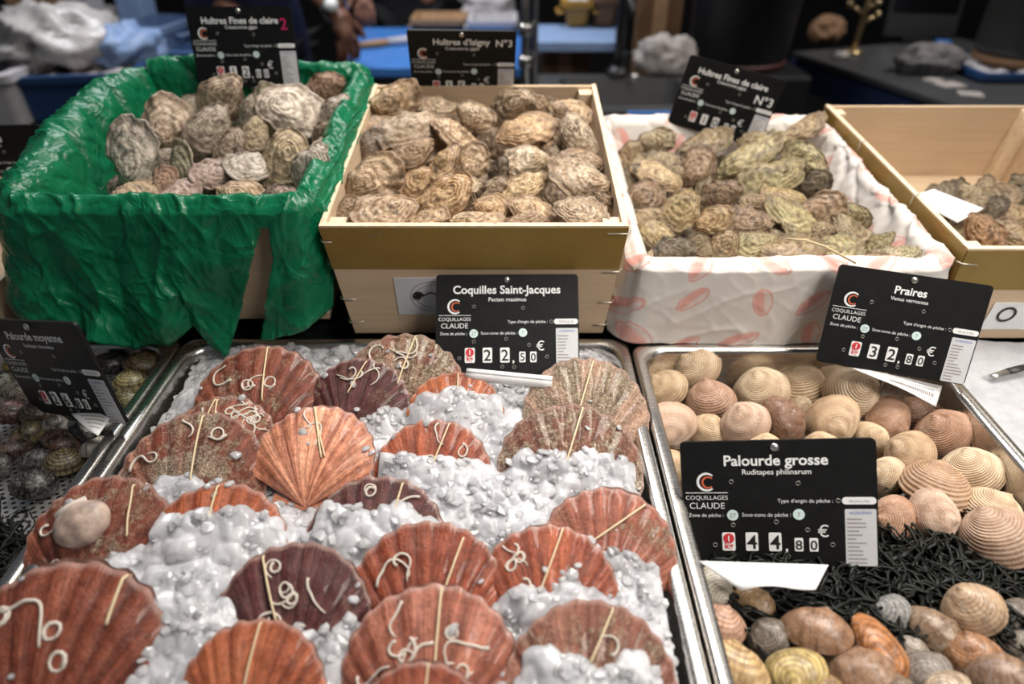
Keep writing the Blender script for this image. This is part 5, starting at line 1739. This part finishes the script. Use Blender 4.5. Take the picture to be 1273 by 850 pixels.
# blue table in the middle distance
table('work_table', 'bright blue work table behind the bare crate sign', [flat(G(424, 84, .9)), flat(G(650, 84, .9)), flat(G(660, 34, .9)), flat(G(452, 34, .9))], .90, .03, M['bright_blue'], M['dark'])
kn = empty('long_knife', 'pale-handled tool lying on the blue work table', 'tool', G(475, 55, .905))
kc = G(475, 55, .905)
MB().tube([G(442, 57, .912) - kc, G(470, 54, .914) - kc, G(484, 52, .914) - kc], [.010, .013, .012], 10).build('blade_guard', M['tan'], kn, smooth=True)
MB().tube([G(482, 52, .915) - kc, G(505, 50, .915) - kc, G(530, 48, .915) - kc], [.013, .015, .013], 10).build('grip', M['foam'], kn, smooth=True)
bin_box('wooden_tray', 'brown wooden tray on the blue table above the bare crate sign', 'tray', G(545, 36, .905), .20, .18, .035, M['tan'])
bin_box('white_tub', 'white plastic tub on the blue table beside the steel pole', 'tub', G(612, 44, .905), .17, .2, .05, M['foam'])
lump('white_sack', 'white crumpled sack on the blue table at the top of the view', 'bag', G(605, 22, .905), .10, .07, .06, M['foam'], 3)

# sink unit in front of the blue table
sk4 = [flat(G(690, 139, .9)), flat(G(862, 139, .9)), flat(G(862, 92, .9)), flat(G(690, 92, .9))]
sc_ = sum(sk4, Vector()) / 4
sink = empty('sink_unit', 'grey steel sink unit behind the paper-lined crate', 'sink', (sc_.x, sc_.y, 0))
wx, dy = (sk4[1].x - sk4[0].x) / 2, (sk4[2].y - sk4[1].y) / 2
V, Fc = loft([[(x, y, .86) for x, y in rrect(-wx - .06, wx + .06, -dy, dy, .01)], [(x, y, .90) for x, y in rrect(-wx - .06, wx + .06, -dy, dy, .01)], [(x, y, .90) for x, y in rrect(-wx, wx, -dy + .06, dy - .04, .04)], [(x, y, .72) for x, y in rrect(-wx + .02, wx - .02, -dy + .08, dy - .06, .05)]], True)
mk('basin', V, Fc, M['dull_steel'], sink, False)
MB().box((-wx - .055, -dy + .01, 0), (wx + .055, dy - .01, .70)).build('cabinet', M['dark'], sink)
MB().box((-.02, -dy - .012, .868), (wx + .06, -dy, .902)).build('blue_edge', M['bright_blue'], sink)
p = G(778, 116, .90) - Vector((sc_.x, sc_.y, 0))
fa = MB().tube([(p.x, dy - .02, .90), (p.x, dy - .02, 1.30)], .014, 10).build('tap_column', M['black'], sink, smooth=True)
MB().tube([(p.x, dy - .02, 1.12), (p.x, dy - .12, 1.14), (p.x, dy - .20, 1.10)], .010, 10).build('tap_spout', M['black'], fa, smooth=True)
MB().lathe([(.035, 0), (.035, .012), (.018, .03)], 20, (p.x, dy - .02, .90)).build('tap_base', M['black'], sink, smooth=True)
MB().lathe([(.010, 0), (.012, .012), (.006, .02)], 14, (p.x + .045, dy - .08, .90)).build('tap_knob', M['stud'], sink, smooth=True)

# steel pole
pp = G(652, 112, .90)
pole = empty('steel_pole', 'shiny steel pole rising between the bare crate sign and the sink', 'pole', (pp.x, pp.y - .03, 0))
MB().tube([(0, 0, 0), (0, 0, 2.3)], .012, 14).build('tube', M['steel'], pole, smooth=True)
MB().tube([(.028, 0.01, 0), (.028, .01, 2.3)], .007, 10).build('side_tube', M['dull_steel'], pole, smooth=True)
for z in (.97, 1.05, 1.21):
    MB().lathe([(.018, 0), (.020, .006), (.020, .022), (.018, .028)], 16, (0, 0, z)).build('clamp', M['steel'], pole, smooth=True)

# shelf with boxes
sh = [flat(G(664, 52, .98)), flat(G(776, 52, .98)), flat(G(776, 30, .98)), flat(G(664, 30, .98))]
table('side_shelf', 'narrow pale shelf over a cardboard box beside the steel pole', sh, .98, .03, M['pale_blue'], M['dark'])
cb = G(702, 87, .86)
cbx = empty('cardboard_box', 'brown cardboard box under the pale shelf', 'box', (cb.x, cb.y, .70))
MB().hexa([(-.085, 0, 0), (.085, 0, 0), (.085, .2, 0), (-.085, .2, 0), (-.088, 0, .25), (.088, 0, .25), (.088, .2, .25), (-.088, .2, .25)]).build('carton', M['card'], cbx, bevel=.003)
MB().hexa([(-.088, 0, .25), (.088, 0, .25), (.088, .09, .262), (-.088, .09, .262), (-.088, 0, .253), (.088, 0, .253), (.088, .09, .265), (-.088, .09, .265)]).build('flap', M['tan'], cbx)
MB().box((-.022, -.001, .12), (.022, 0, .25)).build('tape', M['tan'], cbx)
cst = MB().box((cb.x - .07, cb.y - .01, 0), (cb.x + .09, cb.y + .20, .695))
tag(cst.build('low_cabinet', M['dark'], bevel=.01), 'dark low cabinet carrying the cardboard box', 'cabinet')
bin_box('ochre_tub', 'ochre tub with a white lid standing on the pale shelf', 'tub', G(718, 33, .985), .09, .09, .075, M['yellow'], filled=(M['foam'], .07))
bin_box('brown_carton', 'brown carton beside the ochre tub on the pale shelf', 'box', G(752, 33, .985), .09, .09, .09, M['card'])
bp = G(828, 52, .92)
brd = empty('leaning_board', 'brown board leaning beside the black bin', 'board', (bp.x, bp.y + .1, 0))
MB().hexa([(-.085, -.02, 0), (.085, -.02, 0), (.085, .0, 0), (-.085, .0, 0), (-.085, .10, 1.25), (.085, .10, 1.25), (.085, .12, 1.25), (-.085, .12, 1.25)]).build('panel', M['card'], brd, bevel=.004)
MB().hexa([(-.02, -.035, .3), (.02, -.035, .3), (.02, .005, .3), (-.02, .005, .3), (-.02, .058, 1.2), (.02, .058, 1.2), (.02, .09, 1.2), (-.02, .09, 1.2)]).build('batten', M['tan'], brd)
lump('grey_bag', 'crumpled pale grey bag at the back of the sink', 'bag', G(824, 88, .905), .075, .05, .055, M['pale_cloth'], 9)

# black bin
bb = G(930, 82, .92)
bn = empty('black_bin', 'tall black bin with a dull red base ring behind the tilted number-three sign', 'bin', (bb.x, bb.y + .13, .905))
MB().lathe([(.148, .012), (.155, .03), (.172, .40), (.180, .405), (.180, .43), (.165, .43), (.150, .05), (.01, .04)], 40).build('drum', M['black'], bn, smooth=True)
MB().lathe([(.150, 0), (.154, .004), (.154, .016), (.146, .018)], 40).build('base_ring', plain('dull_red_plastic', (.07, .02, .018), .5), bn, smooth=True)
for s in (-1, 1):
    MB().tube([(s * .175, -.05, .34), (s * .20, -.045, .33), (s * .20, .045, .33), (s * .175, .05, .34)], .008, 8).build('handle', M['black'], bn, smooth=True)
tag(MB().box((bb.x - .19, bb.y - .05, 0), (bb.x + .19, bb.y + .34, .90)).build('dark_stand', M['black'], bevel=.01), 'black stand carrying the black bin', 'stand')

# dark blue counter running away at the back
A, B = flat(G(985, 64, .9)), flat(G(1290, 164, .9))
dr = (B - A).normalized()
nr = Vector((-dr.y, dr.x, 0))
if nr.y < 0:
    nr = -nr
B2 = B + dr * .35
table('blue_counter', 'long dark blue counter with a grey top running away behind the crates', [B2 - dr * 0, B2 + nr * .75, A + nr * .75, A], .90, .02, M['counter_top'], M['counter_blue'], .09, M['counter_blue'])


def on_counter(px, py):
    return G(px, py, .9005)


cs = on_counter(1060, 66)
ms = empty('brass_stand', 'worn brass stand with small arms on the dark blue counter', 'stand', cs)
MB().lathe([(.035, 0), (.035, .008), (.012, .016)], 20).build('foot', M['brass'], ms, smooth=True)
MB().tube([(0, 0, .01), (0.004, 0, .12), (0, 0, .22)], .009, 10).build('stem', M['brass'], ms, smooth=True)
for a, h, l in ((.2, .09, .05), (2.6, .12, .055), (1.2, .16, .05), (3.6, .17, .06), (5.2, .13, .05), (.9, .20, .045)):
    e = Vector((math.cos(a) * l, math.sin(a) * l * .6, h + .03))
    am = MB().tube([(0, 0, h), e], .006, 8).build('arm', M['brass'], ms, smooth=True)
    MB().lathe([(.002, -.012), (.010, -.006), (.012, 0), (.010, .006), (.002, .012)], 14, tuple(e)).build('knob', M['brass'], am, smooth=True)
lump('brown_bag', 'crumpled brown bag left of the brass stand on the dark blue counter', 'bag', on_counter(1024, 52), .05, .045, .045, M['card'], 14)
lump('pale_rag', 'small pale rag before the brass stand', 'rag', on_counter(1045, 72), .022, .018, .010, M['pale_cloth'], 15)
dv = on_counter(1168, 68)
dv.y += .16
mon = empty('dark_screen', 'black screen standing on the dark blue counter with a small blue light', 'screen', dv, Matrix.Rotation(math.radians(-12), 3, 'Z'))
MB().hexa([(-.12, 0, .02), (.12, 0, .02), (.12, .03, .02), (-.12, .03, .02), (-.12, .06, .26), (.12, .06, .26), (.12, .09, .26), (-.12, .09, .26)]).build('casing', M['black'], mon, bevel=.008)
MB().hexa([(-.108, -.0015 + .008, .04), (.108, -.0015 + .008, .04), (.108, .007, .04), (-.108, .007, .04), (-.108, .0535, .25), (.108, .0535, .25), (.108, .0545, .25), (-.108, .0545, .25)]).build('glass', plain('dark_glass', (.004, .004, .005), .15), mon)
MB().box((-.05, 0, 0), (.05, .09, .022)).build('foot', M['black'], mon, bevel=.004)
MB().box((.055, -.035, .0), (.105, -.005, .022)).build('blue_switch', M['bright_blue'], mon, bevel=.004)
lump('grey_cloth', 'crumpled dark grey cloth before the black screen', 'cloth', on_counter(1150, 90), .085, .05, .042, M['grey_cloth'], 21)
for i, (x, y, w, hh, rz) in enumerate(((1180, 106, .075, .055, .2), (1206, 118, .06, .05, -.3), (1160, 101, .05, .04, .5))):
    p = on_counter(x, y)
    o = MB().box((-w / 2, -hh / 2, 0), (w / 2, hh / 2, .003 + .001 * i)).build('paper_slip', M['pale_cloth'])
    o.location = p
    o.rotation_euler = (0, 0, rz)
    tag(o, ['grey paper slip lying flat on the dark blue counter', 'grey paper slip nearest the counter edge', 'small grey paper slip beside the dark cloth'][i], 'paper')
dp = on_counter(1262, 100)
drm = empty('grey_drum', 'dark grey drum with a brown foot ring at the end of the dark blue counter', 'drum', dp + Vector((.06, .12, .03)))
MB().lathe([(.118, .02), (.124, .05), (.130, .36), (.136, .37), (.136, .39), (.12, .40), (.01, .405)], 40).build('shell', plain('grey_green_plastic', (.035, .038, .034), .4), drm, smooth=True)
MB().lathe([(.118, 0), (.122, .004), (.122, .020), (.116, .022)], 40).build('foot_ring', M['card'], drm, smooth=True)
MB().tube([(-.05, -.125, .30), (-.045, -.14, .30), (.0, -.145, .30), (.01, -.13, .30)], .006, 8).build('handle', M['stud'], drm, smooth=True)
bin_box('blue_tray', 'shallow blue tray under the grey drum', 'tray', dp + Vector((.06, -.03, .0)), .36, .30, .026, M['blue_bin'], filled=(M['foam'], .02))

# tubs and boxes at the far left
lt = [flat(G(-60, 168, .86)), flat(G(255, 150, .86)), flat(G(236, 90, .86)), flat(G(-160, 20, .86))]
table('back_table', 'dark table carrying the blue tubs and foam boxes behind the green-lined crate', lt, .86, .03, M['dark'], M['dark'])
d1 = G(105, 150, .865)
bin_box('blue_tub', 'dark blue tub heaped with crumpled clear film', 'tub', d1 + Vector((0, 0, 0)), .30, .32, .115, M['blue_bin'], rz=.16, filled=(M['pale_cloth'], .10))
lump('clear_film', 'crumpled clear film piled on the dark blue tub', 'film', d1 + Vector((-.13, .20, .105)), .13, .13, .07, M['film'], 31, .5)
lump('film_bag', 'smaller clear bag lying beside the film pile', 'bag', d1 + Vector((.05, .23, .10)), .08, .09, .05, M['pale_blue'], 33, .4)
bin_box('foam_box', 'grey-white foam box at the picture edge beside the dark blue tub', 'box', G(2, 160, .865), .13, .30, .13, M['foam'], rz=.1, wall=.02)
b1 = G(185, 98, .865)
bin_box('pale_blue_tub', 'pale blue tub behind the green-lined crate', 'tub', b1, .17, .24, .15, M['pale_blue'], rz=-.12)
bin_box('small_blue_box', 'small mid-blue box between the pale tub and the dark sign', 'box', G(232, 100, .865), .10, .14, .085, plain('mid_blue_plastic', (.10, .20, .42), .5), rz=-.1)
for i, (x, y, w, hh, m, nm) in enumerate(((108, 52, .09, .20, 'foam', 'tall grey-white foam slab standing behind the film pile'), (170, 46, .10, .19, 'pale_blue', 'tall pale blue slab standing behind the pale blue tub'), (45, 44, .16, .16, 'tan', 'tan carton behind the film pile'))):
    p = G(x, y, .865)
    r = empty('standing_box', nm, 'box', p)
    MB().hexa([(-w / 2, 0, 0), (w / 2, 0, 0), (w / 2, .12, 0), (-w / 2, .12, 0), (-w / 2, .02, hh), (w / 2, .02, hh), (w / 2, .14, hh), (-w / 2, .14, hh)]).build('carton', M[m], r, bevel=.004)
    MB().hexa([(-w / 2 - .004, .016, hh - .03), (w / 2 + .004, .016, hh - .03), (w / 2 + .004, .145, hh - .03), (-w / 2 - .004, .145, hh - .03), (-w / 2 - .004, .018, hh + .004), (w / 2 + .004, .018, hh + .004), (w / 2 + .004, .147, hh + .004), (-w / 2 - .004, .147, hh + .004)]).build('lid', M[m], r, bevel=.003)
lump('tan_sack', 'folded tan sack beside the foam slab', 'bag', G(140, 40, .865), .06, .05, .05, M['pale_cloth'], 37, .4)


# ---------------------------------------------------------------- people behind the stall
def skin_mesh(name, chain, mat, parent, sub=2):
    """chain: {joint: (position, radius)}, edges between joints -> one continuous tapered surface"""
    joints, edges, root = chain
    names = list(joints)
    me = bpy.data.meshes.new(name)
    me.from_pydata([joints[k][0] for k in names], [(names.index(a), names.index(b)) for a, b in edges], [])
    o = link(bpy.data.objects.new(name, me), parent)
    s = o.modifiers.new('skin', 'SKIN')
    s.use_smooth_shade = True
    for i, k in enumerate(names):
        rr = joints[k][1]
        me.skin_vertices[0].data[i].radius = rr if isinstance(rr, tuple) else (rr, rr)
        me.skin_vertices[0].data[i].use_root = (k == root)
    u = o.modifiers.new('smooth', 'SUBSURF')
    u.levels = u.render_levels = sub
    me.materials.append(mat)
    return o


def hand_chain(J, E, w, d, side, pre, spread, sc=1.0):
    """palm, five bent fingers from wrist point w along direction d"""
    d = d.normalized()
    s = d.cross(Vector((0, 0, 1)))
    s = s.normalized() if s.length > .1 else Vector((1, 0, 0))
    n = s.cross(d).normalized()
    J[pre + 'palm'] = (w + d * .055 * sc, (.032 * sc, .018 * sc))
    E.append((pre + 'wrist', pre + 'palm'))
    for i, (off, ln) in enumerate(((-.030, .066), (-.010, .076), (.010, .072), (.029, .058))):
        b = w + d * .085 * sc + s * off * sc
        m = b + (d + n * -.35 + s * off * 3).normalized() * ln * .5 * sc
        t = m + (d + n * -1.1).normalized() * ln * .5 * sc
        for q, (pt, r) in enumerate(((b, .0105), (m, .0095), (t, .0075))):
            J[f'{pre}f{i}{q}'] = (pt, r * sc)
        E += [(pre + 'palm', f'{pre}f{i}0'), (f'{pre}f{i}0', f'{pre}f{i}1'), (f'{pre}f{i}1', f'{pre}f{i}2')]
    b = w + d * .035 * sc - s * .030 * sc * side
    m = b + (d * .7 - s * .8 * side).normalized() * .035 * sc
    t = m + (d - s * .2 * side).normalized() * .030 * sc
    for q, (pt, r) in enumerate(((b, .013), (m, .011), (t, .009))):
        J[f'{pre}t{q}'] = (pt, r * sc)
    E += [(pre + 'wrist', f'{pre}t0'), (f'{pre}t0', f'{pre}t1'), (f'{pre}t1', f'{pre}t2')]


def person(label, loc, rz, elbows, wrists, hand_dirs, skin, shirt, apron, sleeves, watch=False, lean=.10):
    r = empty('person', label, 'person', loc, Matrix.Rotation(rz, 3, 'Z'))
    V3 = Vector
    J, E = {}, []
    J['pelvis'] = (V3((0, 0, .95)), (.155, .11))
    J['waist'] = (V3((0, -lean * .3, 1.10)), (.14, .105))
    J['chest'] = (V3((0, -lean * .8, 1.30)), (.16, .115))
    J['neck0'] = (V3((0, -lean * 1.2, 1.46)), .075)
    J['neck'] = (V3((0, -lean * 1.5, 1.53)), .055)
    J['jaw'] = (V3((0, -lean * 1.9 - .02, 1.60)), (.068, .078))
    J['head'] = (V3((0, -lean * 1.9, 1.68)), (.076, .094))
    J['crown'] = (V3((0, -lean * 1.8, 1.745)), (.06, .07))
    E += [('pelvis', 'waist'), ('waist', 'chest'), ('chest', 'neck0'), ('neck0', 'neck'), ('neck', 'jaw'), ('jaw', 'head'), ('head', 'crown')]
    J['nose'] = (V3((0, -lean * 1.9 - .112, 1.645)), .011)
    E.append(('head', 'nose'))
    for s in (-1, 1):
        p = 'l' if s < 0 else 'r'
        J[p + 'shoulder'] = (V3((s * .19, -lean, 1.41)), .062)
        J[p + 'elbow'] = (V3(elbows[s]), .045)
        J[p + 'wrist'] = (V3(wrists[s]), .029)
        E += [('chest', p + 'shoulder'), (p + 'shoulder', p + 'elbow'), (p + 'elbow', p + 'wrist')]
        hand_chain(J, E, V3(wrists[s]), V3(hand_dirs[s]), s, p, 0)
        J[p + 'hip'] = (V3((s * .095, 0, .86)), .095)
        J[p + 'knee'] = (V3((s * .105, -.03, .48)), .062)
        J[p + 'ankle'] = (V3((s * .11, .01, .085)), .040)
        J[p + 'toe'] = (V3((s * .125, -.15, .035)), .035)
        E += [('pelvis', p + 'hip'), (p + 'hip', p + 'knee'), (p + 'knee', p + 'ankle'), (p + 'ankle', p + 'toe')]
    skin_mesh('body', (J, E, 'pelvis'), skin, r)
    # clothes follow the body a little outside it
    T = {k: J[k] for k in ('pelvis', 'waist', 'chest', 'neck0', 'lshoulder', 'rshoulder')}
    T = {k: (v[0], tuple(q + .016 for q in v[1]) if isinstance(v[1], tuple) else v[1] + .012) for k, v in T.items()}
    TE = [('pelvis', 'waist'), ('waist', 'chest'), ('chest', 'neck0'), ('chest', 'lshoulder'), ('chest', 'rshoulder')]
    for p in 'lr':
        a, b = J[p + 'shoulder'][0], J[p + 'elbow'][0]
        T[p + 'cuff'] = (a.lerp(b, sleeves if sleeves < 1 else .98), .062)
        TE.append((p + 'shoulder', p + 'cuff'))
        if sleeves >= 1:
            T[p + 'cuff2'] = (b.lerp(J[p + 'wrist'][0], .9), .046)
            TE.append((p + 'cuff', p + 'cuff2'))
    skin_mesh('shirt', (T, TE, 'pelvis'), shirt, r)
    L, LE = {'pelvis': (J['pelvis'][0], (.168, .125))}, []
    for p in 'lr':
        for k, rr in (('hip', .108), ('knee', .078), ('ankle', .062)):
            L[p + k] = (J[p + k][0] + (V3((0, 0, .03)) if k == 'ankle' else V3()), rr)
        LE += [('pelvis', p + 'hip'), (p + 'hip', p + 'knee'), (p + 'knee', p + 'ankle')]
    skin_mesh('trousers', (L, LE, 'pelvis'), M['black_cloth'], r)
    for p in 'lr':
        S = {'a': (J[p + 'ankle'][0] - V3((0, -.02, .03)), .052), 'b': (J[p + 'ankle'][0].lerp(J[p + 'toe'][0], .5) - V3((0, 0, .012)), .046), 'c': (J[p + 'toe'][0], .040)}
        skin_mesh('shoe', (S, [('a', 'b'), ('b', 'c')], 'a'), M['black'], r, 1)
    if apron:
        Vv, Ff = [], []
        for i in range(17):
            z = 1.32 - .80 * i / 16
            for k in range(17):
                a = math.radians(-75 + 150 * k / 16)
                hw = .19 + .03 * (i / 16) if z < 1.12 else .15
                yy = -lean * clamp((z - .95) / .35) * .8
                Vv.append((hw * math.sin(a), yy - (.155 + .02 * i / 16) * math.cos(a) - .004 * math.sin(k * 1.9) * i / 16, z))
        ap = mk('apron', Vv, [(i * 17 + k, (i + 1) * 17 + k, (i + 1) * 17 + k + 1, i * 17 + k + 1) for i in range(16) for k in range(16)], apron, r)
        ap.modifiers.new('cloth', 'SOLIDIFY').thickness = .004
    hv = []
    hx = V3((0, -lean * 1.8 + .012, 1.695))
    m, n = 14, 28
    for i in range(m + 1):
        t = math.pi * .62 * i / m
        for k in range(n):
            a = 2 * math.pi * k / n
            fr = 1 - .45 * max(0, -math.sin(a)) * (i / m)
            hv.append((hx.x + .088 * math.sin(t * fr) * math.cos(a), hx.y + .105 * math.sin(t * fr) * math.sin(a), hx.z + .092 * math.cos(t * fr)))
    mk('hair', hv, [(i * n + k, (i + 1) * n + k, (i + 1) * n + (k + 1) % n, i * n + (k + 1) % n) for i in range(m) for k in range(n)], M['hair'], r)
    for s in (-1, 1):
        MB().lathe([(.002, -.009), (.008, -.005), (.0095, 0), (.008, .005), (.002, .009)], 12, (s * .030, -lean * 1.9 - .082, 1.672)).build('eye', M['white_print'], r, smooth=True)
        MB().tube([(s * .080, -lean * 1.9 + .01, 1.66), (s * .090, -lean * 1.9 + .015, 1.645), (s * .084, -lean * 1.9 + .005, 1.62)], [.012, .014, .008], 8, flat=.5).build('ear', skin, r, smooth=True)
    MB().tube([(-.024, -lean * 1.9 - .092, 1.605), (0, -lean * 1.9 - .100, 1.604), (.024, -lean * 1.9 - .092, 1.605)], [.003, .006, .003], 8).build('mouth', M['orange_print'], r, smooth=True)
    if watch:
        w, e = V3(wrists[1]), V3(elbows[1])
        dd = (e - w).normalized()
        c = w + dd * .02
        sdv = dd.orthogonal().normalized()
        s2 = dd.cross(sdv)
        MB().tube([c + (sdv * math.cos(a) + s2 * math.sin(a)) * .036 for a in [i * math.pi / 12 for i in range(25)]], .008, 8, False).build('watch_strap', M['steel'], r, smooth=True)
        MB().tube([c + Vector((.0, -.030, .012)), c + Vector((.0, -.040, .018))], .020, 18).build('watch_face', M['white_print'], r, smooth=True)
    return r


pw = W(420, 14, 1.95)
loc = Vector((pw.x - .38, pw.y + .32, 0))
wri = pw - loc
person('person in navy apron, steel watch on bare forearm, behind the green-lined crate', loc, 0.0,
       {1: (.25, -.16, wri.z + .06), -1: (-.20, -.02, 1.12)}, {1: tuple(wri), -1: (.02, -.20, 1.04)}, {1: Vector((.25, -.25, -.9)), -1: Vector((.6, -.4, -.5))}, M['skin_dark'], M['navy'], M['navy'], .55, True)
ph = W(452, 6, 2.55)
loc = Vector((ph.x + .12, ph.y + .52, 0))
wri = ph - loc + Vector((0, .05, .06))
person('person in black clothes reaching over the far side of the blue work table', loc, 0.0,
       {-1: (-.24, -.12, 1.20), 1: (.25, -.12, 1.14)}, {-1: tuple(wri), 1: (.16, -.22, 1.06)}, {-1: Vector((0, -.5, -.8)), 1: Vector((-.4, -.6, -.4))}, M['skin'], M['black_cloth'], M['black_cloth'], 1.0)
